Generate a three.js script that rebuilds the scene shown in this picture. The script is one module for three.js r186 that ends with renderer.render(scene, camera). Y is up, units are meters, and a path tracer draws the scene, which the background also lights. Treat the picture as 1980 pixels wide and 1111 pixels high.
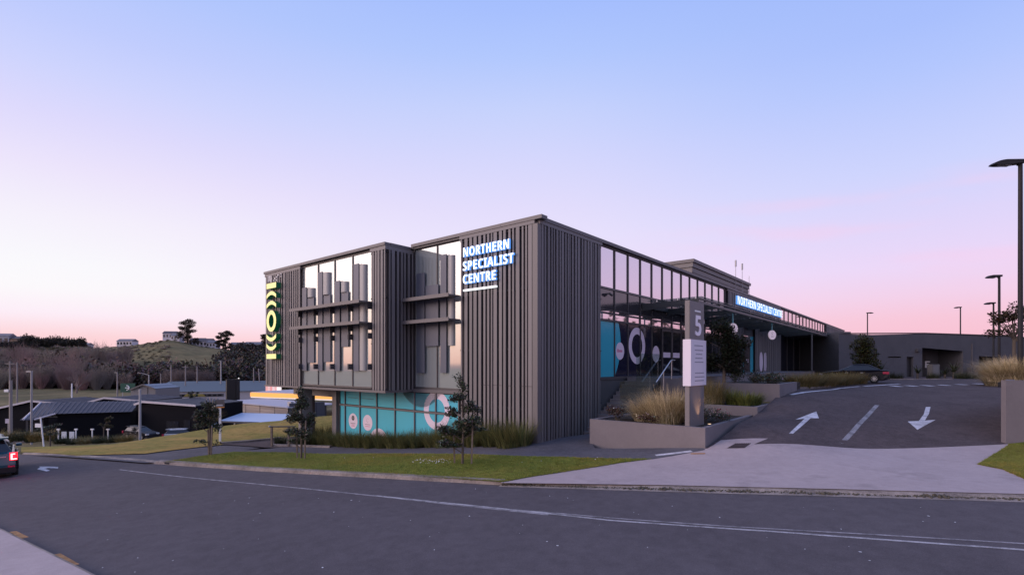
import * as THREE from 'three';
import { mergeGeometries } from 'three/addons/utils/BufferGeometryUtils.js';
import { TextGeometry } from 'three/addons/geometries/TextGeometry.js';
import { FontLoader } from 'three/addons/loaders/FontLoader.js';
import { RoundedBoxGeometry } from 'three/addons/geometries/RoundedBoxGeometry.js';
import { RectAreaLightUniformsLib } from 'three/addons/lights/RectAreaLightUniformsLib.js';

// ---------------------------------------------------------------- camera, sky, light, exposure
const EYE = 4.0, FOC = 989, PX = 990, PY = 705;          // eye height, focal length and principal point (of a 1980 x 1111 picture)
const scene = new THREE.Scene();
const camera = new THREE.PerspectiveCamera(2 * Math.atan(555.5 / FOC) * 180 / Math.PI, 1980 / 1111, 0.1, 3000);
camera.position.set(0, EYE, 0);
camera.setViewOffset(1980, 1111, 0, -(PY - 555.5), 1980, 1111);   // rising-front lens: level camera, horizon low in the frame
const renderer = new THREE.WebGLRenderer({ antialias: true });
renderer.setSize(1024, 574);
renderer.toneMapping = THREE.LinearToneMapping;
renderer.toneMappingExposure = 1.0;
renderer.shadowMap.enabled = true;
RectAreaLightUniformsLib.init();

const lin = (c) => c <= 0.04045 ? c / 12.92 : Math.pow((c + 0.055) / 1.055, 2.4);
const S = (r, g, b, k = 1) => [lin(r / 255) * k, lin(g / 255) * k, lin(b / 255) * k];
const mix = (a, b, t) => a + (b - a) * t;
const sstep = (a, b, x) => { const t = Math.min(1, Math.max(0, (x - a) / (b - a))); return t * t * (3 - 2 * t); };
function rng(seed) { let a = seed >>> 0; return () => { a = (a + 0x6D2B79F5) >>> 0; let t = a; t = Math.imul(t ^ (t >>> 15), t | 1); t ^= t + Math.imul(t ^ (t >>> 7), t | 61); return ((t ^ (t >>> 14)) >>> 0) / 4294967296; }; }
// value noise
function hash2(i, j, s) { let h = Math.imul(i, 374761393) ^ Math.imul(j, 668265263) ^ Math.imul(s, 974634777); h = Math.imul(h ^ (h >>> 13), 1274126177); return ((h ^ (h >>> 16)) >>> 0) / 4294967296; }
function vnoise(x, y, s = 1, per = 0) {
  const xi = Math.floor(x), yi = Math.floor(y), fx = x - xi, fy = y - yi, u = fx * fx * (3 - 2 * fx), v = fy * fy * (3 - 2 * fy);
  const w = per ? (n) => ((n % per) + per) % per : (n) => n;
  return mix(mix(hash2(w(xi), w(yi), s), hash2(w(xi + 1), w(yi), s), u), mix(hash2(w(xi), w(yi + 1), s), hash2(w(xi + 1), w(yi + 1), s), u), v);
}
function fbm(x, y, s = 1, oct = 4, per = 0) { let a = 0, k = 0.5, t = 0; for (let o = 0; o < oct; o++) { a += k * vnoise(x, y, s + o * 17, per); t += k; x *= 2; y *= 2; per *= 2; k *= 0.5; } return a / t; }

const SUN_AZ = -98 * Math.PI / 180;                       // afterglow: to the left of the picture
{ // dusk sky: rows of (elevation in degrees, colour) for four distances from the afterglow
  const far = [[0, S(249, 190, 206)], [2, S(249, 194, 210)], [4.1, S(248, 200, 218)], [6.2, S(243, 210, 235)], [8.7, S(236, 216, 248)], [12.9, S(222, 214, 251)], [16.9, S(205, 212, 254)], [20.7, S(192, 205, 254)], [24.4, S(178, 198, 254)], [27.8, S(168, 191, 253)], [35, S(158, 184, 250)], [60, S(144, 172, 241)], [90, S(130, 160, 234)]];
  const midc = [[0, S(252, 203, 213)], [3, S(252, 214, 228)], [5, S(250, 220, 240)], [8, S(244, 226, 250)], [14, S(233, 226, 253)], [17, S(227, 221, 252)], [22, S(213, 215, 253)], [26.5, S(198, 210, 253)], [31, S(178, 200, 254)], [35, S(166, 191, 254)], [60, S(144, 172, 241)], [90, S(130, 160, 234)]];
  const near = [[0, S(253, 200, 204)], [2.3, S(253, 212, 216)], [4.3, S(253, 238, 248)], [6.4, S(252, 249, 252)], [8.4, S(250, 249, 253)], [12.4, S(245, 240, 252)], [16.3, S(236, 228, 252)], [20, S(222, 218, 253)], [23.6, S(206, 212, 254)], [27, S(192, 204, 254)], [32, S(176, 197, 253)], [60, S(144, 172, 241)], [90, S(130, 160, 234)]];
  const glow = [[0, S(255, 186, 160, 1.7)], [3, S(255, 206, 184, 2.3)], [7, S(255, 224, 212, 3.2)], [14, S(255, 232, 232, 3.5)], [24, S(250, 234, 246, 2.6)], [35, S(226, 224, 250, 1.8)], [60, S(158, 184, 246, 1.05)], [90, S(130, 160, 234)]];
  const at = (tb, e) => { if (e <= tb[0][0]) return tb[0][1]; for (let i = 1; i < tb.length; i++) if (e <= tb[i][0]) { const t = (e - tb[i - 1][0]) / (tb[i][0] - tb[i - 1][0]); return [0, 1, 2].map(k => mix(tb[i - 1][1][k], tb[i][1][k], t)); } return tb[tb.length - 1][1]; };
  const Wd = 1024, Hd = 512, data = new Float32Array(Wd * Hd * 4);
  for (let j = 0; j < Hd; j++) for (let i = 0; i < Wd; i++) {
    const phi = ((i + 0.5) / Wd - 0.5) * 2 * Math.PI, el = ((j + 0.5) / Hd - 0.5) * Math.PI, e = el * 180 / Math.PI;
    const x = Math.cos(phi), z = Math.sin(phi), az = Math.atan2(x, -z);
    const t = 0.5 + 0.5 * Math.cos(az - SUN_AZ);
    let c;
    const ee = Math.max(0, e);
    if (t < 0.42) { const k = sstep(0.1, 0.42, t), a = at(far, ee), b = at(midc, ee); c = a.map((v, q) => mix(v, b[q], k)); }
    else if (t < 0.8) { const k = sstep(0.42, 0.8, t), a = at(midc, ee), b = at(near, ee); c = a.map((v, q) => mix(v, b[q], k)); }
    else { const k = sstep(0.82, 0.99, t), a = at(near, ee), b = at(glow, ee); c = a.map((v, q) => mix(v, b[q], k)); }
    // thin cloud streaks, pink
    const deg = az * 180 / Math.PI;
    const st = fbm(deg * 0.07 + 3, e * 0.8 + 0.06 * deg, 5, 4), band = sstep(5.5, 8.5, e) * (1 - sstep(14, 19, e)) * sstep(10, 30, deg) * (1 - sstep(150, 190, Math.abs(deg)));
    const cl = sstep(0.5, 0.72, st) * band * 0.3;
    const pk = S(252, 205, 232);
    c = c.map((v, q) => mix(v, pk[q] * 1.0, cl));
    if (e < 0) c = c.map(v => v * 0.35);
    const o = (j * Wd + i) * 4; data[o] = c[0]; data[o + 1] = c[1]; data[o + 2] = c[2]; data[o + 3] = 1;
  }
  const tex = new THREE.DataTexture(data, Wd, Hd, THREE.RGBAFormat, THREE.FloatType);
  tex.mapping = THREE.EquirectangularReflectionMapping; tex.magFilter = THREE.LinearFilter; tex.needsUpdate = true;
  scene.background = tex; scene.environment = tex;
}
const sun = new THREE.DirectionalLight(new THREE.Color(1.0, 0.76, 0.70), 1.3);   // the last warm light from beyond the left horizon
sun.position.set(Math.sin(SUN_AZ) * 120, 38, -Math.cos(SUN_AZ) * 120); sun.target.position.set(0, 0, -25);
sun.castShadow = true; sun.shadow.radius = 45; sun.shadow.mapSize.set(2048, 2048);
Object.assign(sun.shadow.camera, { left: -110, right: 110, top: 60, bottom: -60, near: 1, far: 400 });
scene.add(sun, sun.target);

// ---------------------------------------------------------------- helpers
const taken = {};
function numbered(n) { const k = taken[n] ?? 0; taken[n] = k + 1; return k ? `${n}_${String(k).padStart(3, '0')}` : n; }
function shade(o) { o.castShadow = true; o.receiveShadow = true; return o; }
function tag(o, label, category, group, kind) { o.userData.label = label; if (category) o.userData.category = category; if (group) o.userData.group = group; if (kind) o.userData.kind = kind; return o; }
function thing(name, label, category, pos = [0, 0, 0], turn = 0, group) {
  const o = new THREE.Group(); o.name = numbered(name); o.position.set(...pos); o.rotation.y = turn; scene.add(o);
  return tag(o, label, category, group);
}
function part(name, geo, mat, parent) { const m = shade(new THREE.Mesh(geo, mat)); m.name = name; parent.add(m); return m; }
function topMesh(name, geo, mat, label, category, group, kind) { const m = shade(new THREE.Mesh(geo, mat)); m.name = numbered(name); scene.add(m); tag(m, label, category, group, kind); return m; }
function struct(name, geo, mat, label, category) { return topMesh(name, geo, mat, label, category, null, 'structure'); }
const UB = new THREE.BoxGeometry(1, 1, 1);
function bx(parent, name, mat, x0, x1, y0, y1, z0, z1) {            // a box from its extents
  const m = part(name, UB, mat, parent);
  m.scale.set(Math.abs(x1 - x0), Math.abs(y1 - y0), Math.abs(z1 - z0)); m.position.set((x0 + x1) / 2, (y0 + y1) / 2, (z0 + z1) / 2); return m;
}
function boxGeo(x0, x1, y0, y1, z0, z1) {                            // a box with uv in metres
  const g = new THREE.BoxGeometry(Math.abs(x1 - x0), Math.abs(y1 - y0), Math.abs(z1 - z0)); g.translate((x0 + x1) / 2, (y0 + y1) / 2, (z0 + z1) / 2); return metreUV(g);
}
function metreUV(g) {
  const p = g.attributes.position, n = g.attributes.normal, uv = new Float32Array(p.count * 2);
  for (let i = 0; i < p.count; i++) {
    const ax = Math.abs(n.getX(i)), ay = Math.abs(n.getY(i)), az = Math.abs(n.getZ(i));
    const [u, v] = ay > ax && ay > az ? [p.getX(i), p.getZ(i)] : ax > az ? [p.getZ(i), p.getY(i)] : [p.getX(i), p.getY(i)];
    uv[i * 2] = u; uv[i * 2 + 1] = v;
  }
  g.setAttribute('uv', new THREE.BufferAttribute(uv, 2)); return g;
}
const merge = (gs) => mergeGeometries(gs.map(g => { const q = g.index ? g.toNonIndexed() : g; for (const k of Object.keys(q.attributes)) if (!['position', 'normal', 'uv', 'color'].includes(k)) q.deleteAttribute(k); return q; }));
function tube(pts, r, seg = 12, rad = 8) { return new THREE.TubeGeometry(new THREE.CatmullRomCurve3(pts.map(p => new THREE.Vector3(...p)), false, 'catmullrom', 0.1), seg, r, rad); }
function cyl(r0, r1, y0, y1, seg = 12) { const g = new THREE.CylinderGeometry(r1, r0, y1 - y0, seg); g.translate(0, (y0 + y1) / 2, 0); return g; }
const W = (px, py, d) => [(px - PX) / FOC * d, EYE + (PY - py) / FOC * d, -d];   // a point of the place at depth d

// ---------------------------------------------------------------- textures
function noiseTex(size, metres, fn, srgb = true) {
  const data = new Uint8Array(size * size * 4);
  for (let j = 0; j < size; j++) for (let i = 0; i < size; i++) { const c = fn(i / size, j / size, i, j); const o = (j * size + i) * 4; for (let k = 0; k < 3; k++) data[o + k] = Math.max(0, Math.min(255, Array.isArray(c) ? c[k] : c)); data[o + 3] = 255; }
  const t = new THREE.DataTexture(data, size, size); t.wrapS = t.wrapT = THREE.RepeatWrapping; t.magFilter = THREE.LinearFilter; t.minFilter = THREE.LinearMipmapLinearFilter; t.generateMipmaps = true;
  if (srgb) t.colorSpace = THREE.SRGBColorSpace; t.repeat.set(1 / metres, 1 / metres); t.needsUpdate = true; return t;
}
const enc = (v) => 255 * (v <= 0.0031308 ? v * 12.92 : 1.055 * Math.pow(v, 1 / 2.4) - 0.055);
function surfTex(size, metres, base, fine, coarse, seed, extra) {    // base: linear rgb
  return noiseTex(size, metres, (u, v, i, j) => {
    const f = hash2(i, j, seed) - 0.5, m = fbm(u * 48, v * 48, seed + 1, 3, 48) - 0.5, c = fbm(u * 6, v * 6, seed + 2, 4, 6) - 0.5;
    let k = 1 + fine * f * 1.6 + fine * m + coarse * c * 2; const e = extra ? extra(u, v, i, j) : 1; k *= e.length ? 1 : e;
    return base.map((b, q) => enc(Math.max(0, b * k * (e.length ? e[q] : 1))));
  });
}
const bumpTex = (size, metres, seed, cells = 64) => noiseTex(size, metres, (u, v, i, j) => 255 * (0.5 * hash2(i, j, seed) + 0.5 * fbm(u * cells, v * cells, seed, 3, cells)), false);
const T = {
  asphalt: surfTex(1024, 9, [0.096, 0.084, 0.09], 0.28, 0.1, 11, (u, v, i, j) => hash2(i, j, 77) > 0.9992 ? 1.8 : 1),
  drive: surfTex(512, 7, [0.088, 0.068, 0.068], 0.45, 0.2, 21),
  path: surfTex(512, 6, [0.105, 0.098, 0.108], 0.35, 0.2, 31),
  concrete: surfTex(1024, 8, [0.365, 0.295, 0.29], 0.16, 0.09, 41, (u, v) => { const s = fbm(u * 14, v * 14, 44, 4, 14); return s > 0.62 ? 1 - (s - 0.62) * 0.8 : 1; }),
  kerb: surfTex(512, 3, [0.22, 0.185, 0.165], 0.6, 0.5, 51),
  plaster: surfTex(512, 4, [0.163, 0.143, 0.152], 0.10, 0.10, 61),
  tilt: surfTex(512, 5, [0.085, 0.082, 0.092], 0.14, 0.14, 71),
  lawn: noiseTex(1024, 7, (u, v, i, j) => { const f = hash2(i, j, 5), m = fbm(u * 40, v * 40, 6, 4, 40), c = fbm(u * 5, v * 5, 7, 4, 5); const k = 0.45 + 0.55 * f + 0.5 * (m - 0.5); const dry = sstep(0.45, 0.7, c); return [enc((0.158 + 0.08 * dry) * k), enc((0.2 + 0.016 * dry) * k), enc((0.034 + 0.012 * dry) * k)]; }),
  bank: noiseTex(1024, 14, (u, v, i, j) => { const f = hash2(i, j, 15), m = fbm(u * 60, v * 60, 16, 4, 60), c = fbm(u * 7, v * 7, 17, 5, 7); const k = 0.5 + 0.5 * f + 0.5 * (m - 0.5); const dry = sstep(0.35, 0.7, c); return [enc((0.32 + 0.16 * dry) * k), enc((0.265 + 0.06 * dry) * k), enc((0.07 + 0.03 * dry) * k)]; }),
  hill: noiseTex(1024, 160, (u, v, i, j) => { const f = hash2(i, j, 25), m = fbm(u * 40, v * 40, 26, 4, 40), c = fbm(u * 6, v * 6, 27, 5, 6); const k = 0.5 + 0.4 * f + 0.6 * (m - 0.5); const dry = sstep(0.4, 0.66, c); return [enc((0.135 + 0.09 * dry) * k), enc((0.12 + 0.06 * dry) * k), enc((0.058 + 0.03 * dry) * k)]; }),
  soil: surfTex(256, 1.5, [0.035, 0.026, 0.02], 0.8, 0.4, 81),
  wood: surfTex(256, 0.5, [0.15, 0.115, 0.09], 0.4, 0.3, 91),
  bGrain: bumpTex(512, 2, 101, 128), bFine: bumpTex(512, 1.2, 111, 64),
};
const std = (color, roughness = 0.8, o = {}) => new THREE.MeshStandardMaterial({ color: Array.isArray(color) ? new THREE.Color().setRGB(...color) : color, roughness, ...o });
const matte = (color, roughness, o) => new THREE.MeshPhysicalMaterial({ color, roughness, specularIntensity: 0.25, ...o });
const phy = (color, roughness, o = {}) => new THREE.MeshPhysicalMaterial({ color: new THREE.Color().setRGB(...color), roughness, ...o });
const glow = (c, k, base = [0.6, 0.6, 0.6]) => std(base, 0.5, { emissive: new THREE.Color().setRGB(...c), emissiveIntensity: k });
const M = {
  asphalt: matte(0xffffff, 0.95, { map: T.asphalt, bumpMap: T.bGrain, bumpScale: 0.006 }),
  drive: matte(0xffffff, 0.95, { map: T.drive, bumpMap: T.bGrain, bumpScale: 0.006 }),
  path: matte(0xffffff, 0.95, { map: T.path, bumpMap: T.bGrain, bumpScale: 0.004 }),
  concrete: std(0xffffff, 0.85, { map: T.concrete, bumpMap: T.bFine, bumpScale: 0.003 }),
  kerb: std(0xffffff, 0.9, { map: T.kerb, bumpMap: T.bFine, bumpScale: 0.01 }),
  lawn: matte(0xffffff, 1, { map: T.lawn, bumpMap: T.bGrain, bumpScale: 0.03 }),
  bank: matte(0xffffff, 1, { map: T.bank, bumpMap: T.bGrain, bumpScale: 0.03 }),
  hill: matte(0xffffff, 1, { map: T.hill }),
  soil: std(0xffffff, 0.95, { map: T.soil, bumpMap: T.bGrain, bumpScale: 0.03 }),
  wood: std(0xffffff, 0.85, { map: T.wood }),
  plaster: std(0xffffff, 0.8, { map: T.plaster, bumpMap: T.bFine, bumpScale: 0.002 }),
  tilt: std(0xffffff, 0.85, { map: T.tilt, bumpMap: T.bFine, bumpScale: 0.002 }),
  clad: [0.14, 0.154, 0.128].map(v => std([v, v * 0.93, v * 0.97], 0.55)),
  gapShade: new THREE.MeshPhysicalMaterial({ color: new THREE.Color().setRGB(0.04, 0.037, 0.041), roughness: 0.95, specularIntensity: 0.4 }),  // darker than the ribs: shade of the gaps put into the colour
  trim: std([0.105, 0.096, 0.102], 0.5),
  frame: std([0.05, 0.046, 0.05], 0.45),
  dark: std([0.06, 0.057, 0.063], 0.75),
  steel: std([0.045, 0.05, 0.055], 0.45, { metalness: 0.2 }),
  pole: new THREE.MeshPhysicalMaterial({ color: new THREE.Color().setRGB(0.022, 0.021, 0.023), roughness: 0.6, specularIntensity: 0.4 }),
  galv: std([0.35, 0.34, 0.35], 0.5, { metalness: 0.4 }),
  stainless: std([0.6, 0.58, 0.57], 0.28, { metalness: 0.9 }),
  white: std([0.75, 0.74, 0.74], 0.6),
  mark: std(0xffffff, 0.8, { map: surfTex(512, 1.6, [0.5, 0.48, 0.5], 0.5, 0.5, 121) }),
  markWorn: std(0xffffff, 0.85, { map: surfTex(512, 1.2, [0.22, 0.205, 0.215], 0.7, 0.7, 131) }),
  markFaded: std(0xffffff, 0.85, { map: surfTex(512, 1.0, [0.3, 0.285, 0.295], 0.7, 0.6, 135) }),
  markOrange: std(0xffffff, 0.85, { map: surfTex(512, 0.9, [0.42, 0.2, 0.07], 0.7, 0.5, 141) }),
  fin: std([0.075, 0.085, 0.118], 0.5),
  roll: std([0.27, 0.27, 0.27], 0.45),
  glassFront: phy([0.50, 0.55, 0.55], 0.025, { metalness: 0.62 }),
  glassSide: phy([0.72, 0.66, 0.70], 0.03, { metalness: 0.95 }),
  glassDark: phy([0.012, 0.013, 0.02], 0.05, { ior: 1.5 }),
  glassSpandrel: phy([0.03, 0.028, 0.034], 0.12, { ior: 1.7 }),
  teal: phy([0.085, 0.42, 0.52], 0.22, { ior: 1.5 }),
  tealSide: phy([0.05, 0.36, 0.46], 0.12, { ior: 1.5 }),
  navy: phy([0.014, 0.014, 0.035], 0.06, { ior: 1.6 }),
  decal: std([0.62, 0.53, 0.62], 0.5),
  decalGrey: std([0.2, 0.17, 0.2], 0.6),
  decalPink: std([0.5, 0.18, 0.28], 0.6),
  clear: phy([0.82, 0.9, 0.87], 0.02, { transmission: 1, thickness: 0, ior: 1.6 }),
  canopyGlass: phy([0.82, 0.88, 0.88], 0.05, { transmission: 0.95, thickness: 0, ior: 1.6 }),
  letter: glow([0.9, 0.95, 1.0], 1.15), letterSide: glow([0.1, 0.36, 1.0], 0.9, [0.05, 0.15, 0.4]),
  iconFace: glow([0.95, 0.9, 0.32], 0.6, [0.5, 0.48, 0.2]), iconSide: glow([0.0, 0.16, 0.08], 0.12, [0.0, 0.06, 0.035]),
  orange: glow([1.0, 0.42, 0.08], 0.7, [0.6, 0.3, 0.06]),
  tyre: std([0.012, 0.012, 0.013], 0.9), rim: std([0.5, 0.5, 0.52], 0.3, { metalness: 0.8 }),
  carGlass: phy([0.01, 0.01, 0.012], 0.05, { ior: 1.6 }),
  bark: std([0.09, 0.07, 0.055], 0.9), barkGrey: std([0.13, 0.11, 0.105], 0.9),
};
const leafMat = (r, v = 1) => new THREE.MeshPhysicalMaterial({ vertexColors: true, roughness: r, specularIntensity: 0.35, side: THREE.DoubleSide });
M.leaf = leafMat(0.6); M.blade = leafMat(0.75);

// ---------------------------------------------------------------- terrain: the street is a plane falling to the left, everything else departs from it
const BT = 50.28 * Math.PI / 180, CX = 1.056, CD = 21.758;        // the building's turn and its near corner
const Xd = [Math.cos(BT), Math.sin(BT)], Zd = [Math.sin(BT), -Math.cos(BT)];   // its two directions as (x, depth)
const L = (t, z) => [CX + Xd[0] * t + Zd[0] * z, CD + Xd[1] * t + Zd[1] * z];  // building plan -> (x, depth)
const road = (x, d) => -3.53 + 0.0433 * x - 0.0068 * d;
const ctl = [];
for (const [x, d] of [[-40, 34], [-26, 27.3], [-15.5, 22.2], [-6, 18], [-0.3, 15.7], [6, 13.8], [11.8, 11.8], [20, 9.2], [30, 6], [-16, 21], [-4, 14.9], [0.9, 12.2], [8.9, 8.9], [-12.7, 12.7], [-8, 9.6], [0, 5], [10, 0], [25, -8], [-22, 14], [-34, 24], [0, -10], [-20, -5], [25, 0], [0, -40], [-40, -20], [40, -30], [-60, 20]]) ctl.push([x, d, 0]);
for (const [x, d, Y] of [
  [...L(0, 0), -3.42], [...L(0, -5.3), -4.0], [...L(0, -10), -4.5], [...L(0, -15.3), -4.95], [...L(-2, -21), -5.0], [...L(6, -21), -5.0], [...L(-2.5, -9), -4.45],
  [-2.6, 19.4, -3.72], [-6.5, 22.5, -4.1], [-15, 27, -4.55], [-17.3, 30.5, -4.8], [-15.2, 33.5, -4.95],
  [-17.2, 48.5, -4.95], [-23.9, 43, -5.1], [-26.1, 37.4, -5.35], [-29.6, 34, -5.45], [-8, 52, -4.9], [-22, 35, -5.05],
  [-22, 62, -9.3], [-34, 52, -9.0], [-45, 45, -8.2], [-55, 62, -10], [-8, 70, -9.5], [-30, 80, -10.5], [-70, 60, -10], [-60, 90, -10.6], [0, 95, -10.5],
  [...L(1, 6.9), -3.06], [...L(4.2, 7.2), -2.42], [...L(9, 7.2), -1.95], [...L(13.3, 7.2), -1.68], [...L(20, 7), -1.62], [...L(1, 2), -3.4], [...L(4, 1), -3.2], [...L(7, 4), -2.9],
  [17.3, 17.8, -2.78], [12, 18.4, -2.95], [21.5, 23, -2.25], [15.5, 23.3, -2.2], [27, 28.5, -1.85], [30.4, 40, -1.55], [38, 40, -1.55], [20, 33, -1.65], [60, 45, -1.5], [60, 80, -1.5], [40, 60, -1.5], [30, 70, -1.5], [80, 60, -1.5],
  [...L(12, 1), -1.5], [...L(30, 2), -1.5], [...L(50, 2), -1.5], [...L(90, 2), -1.5], [...L(20, -15), -3], [...L(60, -15), -2.5], [28, 18, -2.2], [40, 20, -1.6], [20, 15, -2.62],
]) ctl.push([x, d, Y - road(x, d)]);
const tps = (() => {
  const n = ctl.length, N = n + 3, A = [], phi = (r2) => r2 < 1e-9 ? 0 : 0.5 * r2 * Math.log(r2);
  for (let i = 0; i < N; i++) A.push(new Float64Array(N + 1));
  for (let i = 0; i < n; i++) {
    for (let j = 0; j < n; j++) A[i][j] = phi((ctl[i][0] - ctl[j][0]) ** 2 + (ctl[i][1] - ctl[j][1]) ** 2);
    A[i][i] += 0.5; A[i][n] = 1; A[i][n + 1] = ctl[i][0]; A[i][n + 2] = ctl[i][1]; A[n][i] = 1; A[n + 1][i] = ctl[i][0]; A[n + 2][i] = ctl[i][1]; A[i][N] = ctl[i][2];
  }
  for (let c = 0; c < N; c++) {
    let p = c; for (let r = c + 1; r < N; r++) if (Math.abs(A[r][c]) > Math.abs(A[p][c])) p = r; [A[c], A[p]] = [A[p], A[c]];
    for (let r = 0; r < N; r++) if (r !== c) { const f = A[r][c] / A[c][c]; if (f) for (let k = c; k <= N; k++) A[r][k] -= f * A[c][k]; }
  }
  const w = A.map((r, i) => r[N] / r[i]);
  return (x, d) => { let s = w[n] + w[n + 1] * x + w[n + 2] * d; for (let i = 0; i < n; i++) s += w[i] * phi((x - ctl[i][0]) ** 2 + (d - ctl[i][1]) ** 2); return s; };
})();
const ridgeTab = [[-900, 690], [-300, 672], [0, 668], [80, 670], [165, 674], [245, 668], [300, 660], [332, 655], [380, 668], [450, 676], [520, 680], [640, 690], [900, 700], [3000, 703]];
function ridgeY(px) { for (let i = 1; i < ridgeTab.length; i++) if (px <= ridgeTab[i][0]) { const [a, b] = [ridgeTab[i - 1], ridgeTab[i]]; return mix(a[1], b[1], Math.max(0, (px - a[0]) / (b[0] - a[0]))); } return 703; }
function farY(x, d) {
  const px = PX + FOC * x / Math.max(d, 60), top = (PY - ridgeY(px)) / FOC * 450;
  let Y = -11 + 0.6 * vnoise(x * 0.03, d * 0.03, 9);
  const t = sstep(230, 470, d); Y = mix(Y, top, Math.pow(t, 0.85)) + (t > 0 ? (fbm(x * 0.02, d * 0.02, 19) - 0.5) * 5 * t * (1 - t) * 4 : 0);
  if (d > 470) Y -= (d - 470) * 0.03;
  return mix(Y, -1.6, sstep(-0.15, 0.25, (x - 5) / Math.max(d, 1)) * (1 - sstep(160, 300, d)));
}
function gY(x, d) {                                                  // ground height in metres
  const k = sstep(75, 100, Math.max(d, Math.abs(x) * 0.9)); let a = 0;
  if (k < 1) a = road(x, d) + tps(x, d);
  return EYE + (k <= 0 ? a : mix(a, d < 40 ? Math.max(-11, Math.min(-1.5, road(Math.max(-90, Math.min(60, x)), d))) : farY(x, d), k));
}
function G(px, py, off = 0) {                                        // where the line of sight through a pixel meets the ground
  const sx = (px - PX) / FOC, sy = (PY - py) / FOC; let lo = 3, f = (d) => EYE + sy * d - gY(sx * d, d) - off;
  if (f(lo) < 0) return [sx * lo, lo];
  let d = lo; for (; d < 400; d += 0.4) if (f(d + 0.4) < 0) break;
  let a = d, b = d + 0.4; for (let i = 0; i < 30; i++) { const m = (a + b) / 2; if (f(m) > 0) a = m; else b = m; }
  return [sx * a, a];
}
const GP = (list, off) => list.map(([a, b]) => G(a, b, off));
function clipPoly(poly, ax, val, sgn) { const out = []; for (let i = 0; i < poly.length; i++) { const a = poly[i], b = poly[(i + 1) % poly.length], da = sgn * (a[ax] - val), db = sgn * (b[ax] - val); if (da >= 0) out.push(a); if ((da >= 0) !== (db >= 0)) { const t = da / (da - db); out.push([mix(a[0], b[0], t), mix(a[1], b[1], t)]); } } return out; }
function patchGeo(poly, off, cell = 0.6) {                           // a sheet lying on the ground inside an outline of (x, depth)
  const xs = poly.map(p => p[0]), ds = poly.map(p => p[1]), pos = [], uv = [];
  const x0 = Math.floor(Math.min(...xs) / cell), x1 = Math.ceil(Math.max(...xs) / cell), d0 = Math.floor(Math.min(...ds) / cell), d1 = Math.ceil(Math.max(...ds) / cell);
  const cache = new Map(); const hy = (x, d) => { const k = x.toFixed(4) + ',' + d.toFixed(4); let v = cache.get(k); if (v === undefined) cache.set(k, v = gY(x, d)); return v; };
  for (let i = x0; i < x1; i++) {
    let col = clipPoly(clipPoly(poly, 0, i * cell, 1), 0, (i + 1) * cell, -1); if (col.length < 3) continue;
    for (let j = d0; j < d1; j++) {
      const q = clipPoly(clipPoly(col, 1, j * cell, 1), 1, (j + 1) * cell, -1); if (q.length < 3) continue;
      const c = q.map(p => new THREE.Vector2(p[0], p[1])); let ar = THREE.ShapeUtils.area(c); if (Math.abs(ar) < 1e-7) continue;
      for (const f of THREE.ShapeUtils.triangulateShape(c, [])) { let tri = f.map(k => c[k]); if (THREE.ShapeUtils.area(tri) < 0) tri = tri.reverse(); for (const v of tri) { pos.push(v.x, hy(v.x, v.y) + off, -v.y); uv.push(v.x, v.y); } }
    }
  }
  const g = new THREE.BufferGeometry(); g.setAttribute('position', new THREE.Float32BufferAttribute(pos, 3)); g.setAttribute('uv', new THREE.Float32BufferAttribute(uv, 2)); g.computeVertexNormals(); return g;
}
const ground = (name, poly, off, mat, label, category, cell) => struct(name, patchGeo(poly, off, cell), mat, label, category);
function ribbon(path, w, off, cell = 0.5) { const l = [], r = []; path.forEach((p, i) => { const a = path[Math.max(0, i - 1)], b = path[Math.min(path.length - 1, i + 1)], n = Math.hypot(b[0] - a[0], b[1] - a[1]), nx = -(b[1] - a[1]) / n * w / 2, ny = (b[0] - a[0]) / n * w / 2; l.push([p[0] + nx, p[1] + ny]); r.push([p[0] - nx, p[1] - ny]); }); return patchGeo([...l, ...r.reverse()], off, cell); }
function sweepProfile(path, prof, closeEnds = true) {                // path of (x, depth, y), profile of (side, up)
  const pos = [], idx = [], uv = [], n = prof.length; let run = 0;
  path.forEach((p, i) => { const a = path[Math.max(0, i - 1)], b = path[Math.min(path.length - 1, i + 1)], m = Math.hypot(b[0] - a[0], b[1] - a[1]), nx = -(b[1] - a[1]) / m, nd = (b[0] - a[0]) / m; if (i) run += Math.hypot(p[0] - path[i - 1][0], p[1] - path[i - 1][1]); let v = 0; prof.forEach(([s, u], k) => { if (k) v += Math.hypot(s - prof[k - 1][0], u - prof[k - 1][1]); pos.push(p[0] + nx * s, p[2] + u, -(p[1] + nd * s)); uv.push(run, v); }); });
  for (let i = 0; i < path.length - 1; i++) for (let k = 0; k < n - 1; k++) { const a = i * n + k, b = a + 1, c = a + n, e = c + 1; idx.push(a, b, c, b, e, c); }
  const g = new THREE.BufferGeometry(); g.setAttribute('position', new THREE.Float32BufferAttribute(pos, 3)); g.setAttribute('uv', new THREE.Float32BufferAttribute(uv, 2)); g.setIndex(idx); const q = g.toNonIndexed(); q.computeVertexNormals(); return q;
}
function resample(path, step) { const out = [path[0]]; for (let i = 1; i < path.length; i++) { const a = path[i - 1], b = path[i], n = Math.max(1, Math.round(Math.hypot(b[0] - a[0], b[1] - a[1]) / step)); for (let k = 1; k <= n; k++) out.push([mix(a[0], b[0], k / n), mix(a[1], b[1], k / n)]); } return out; }

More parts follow.
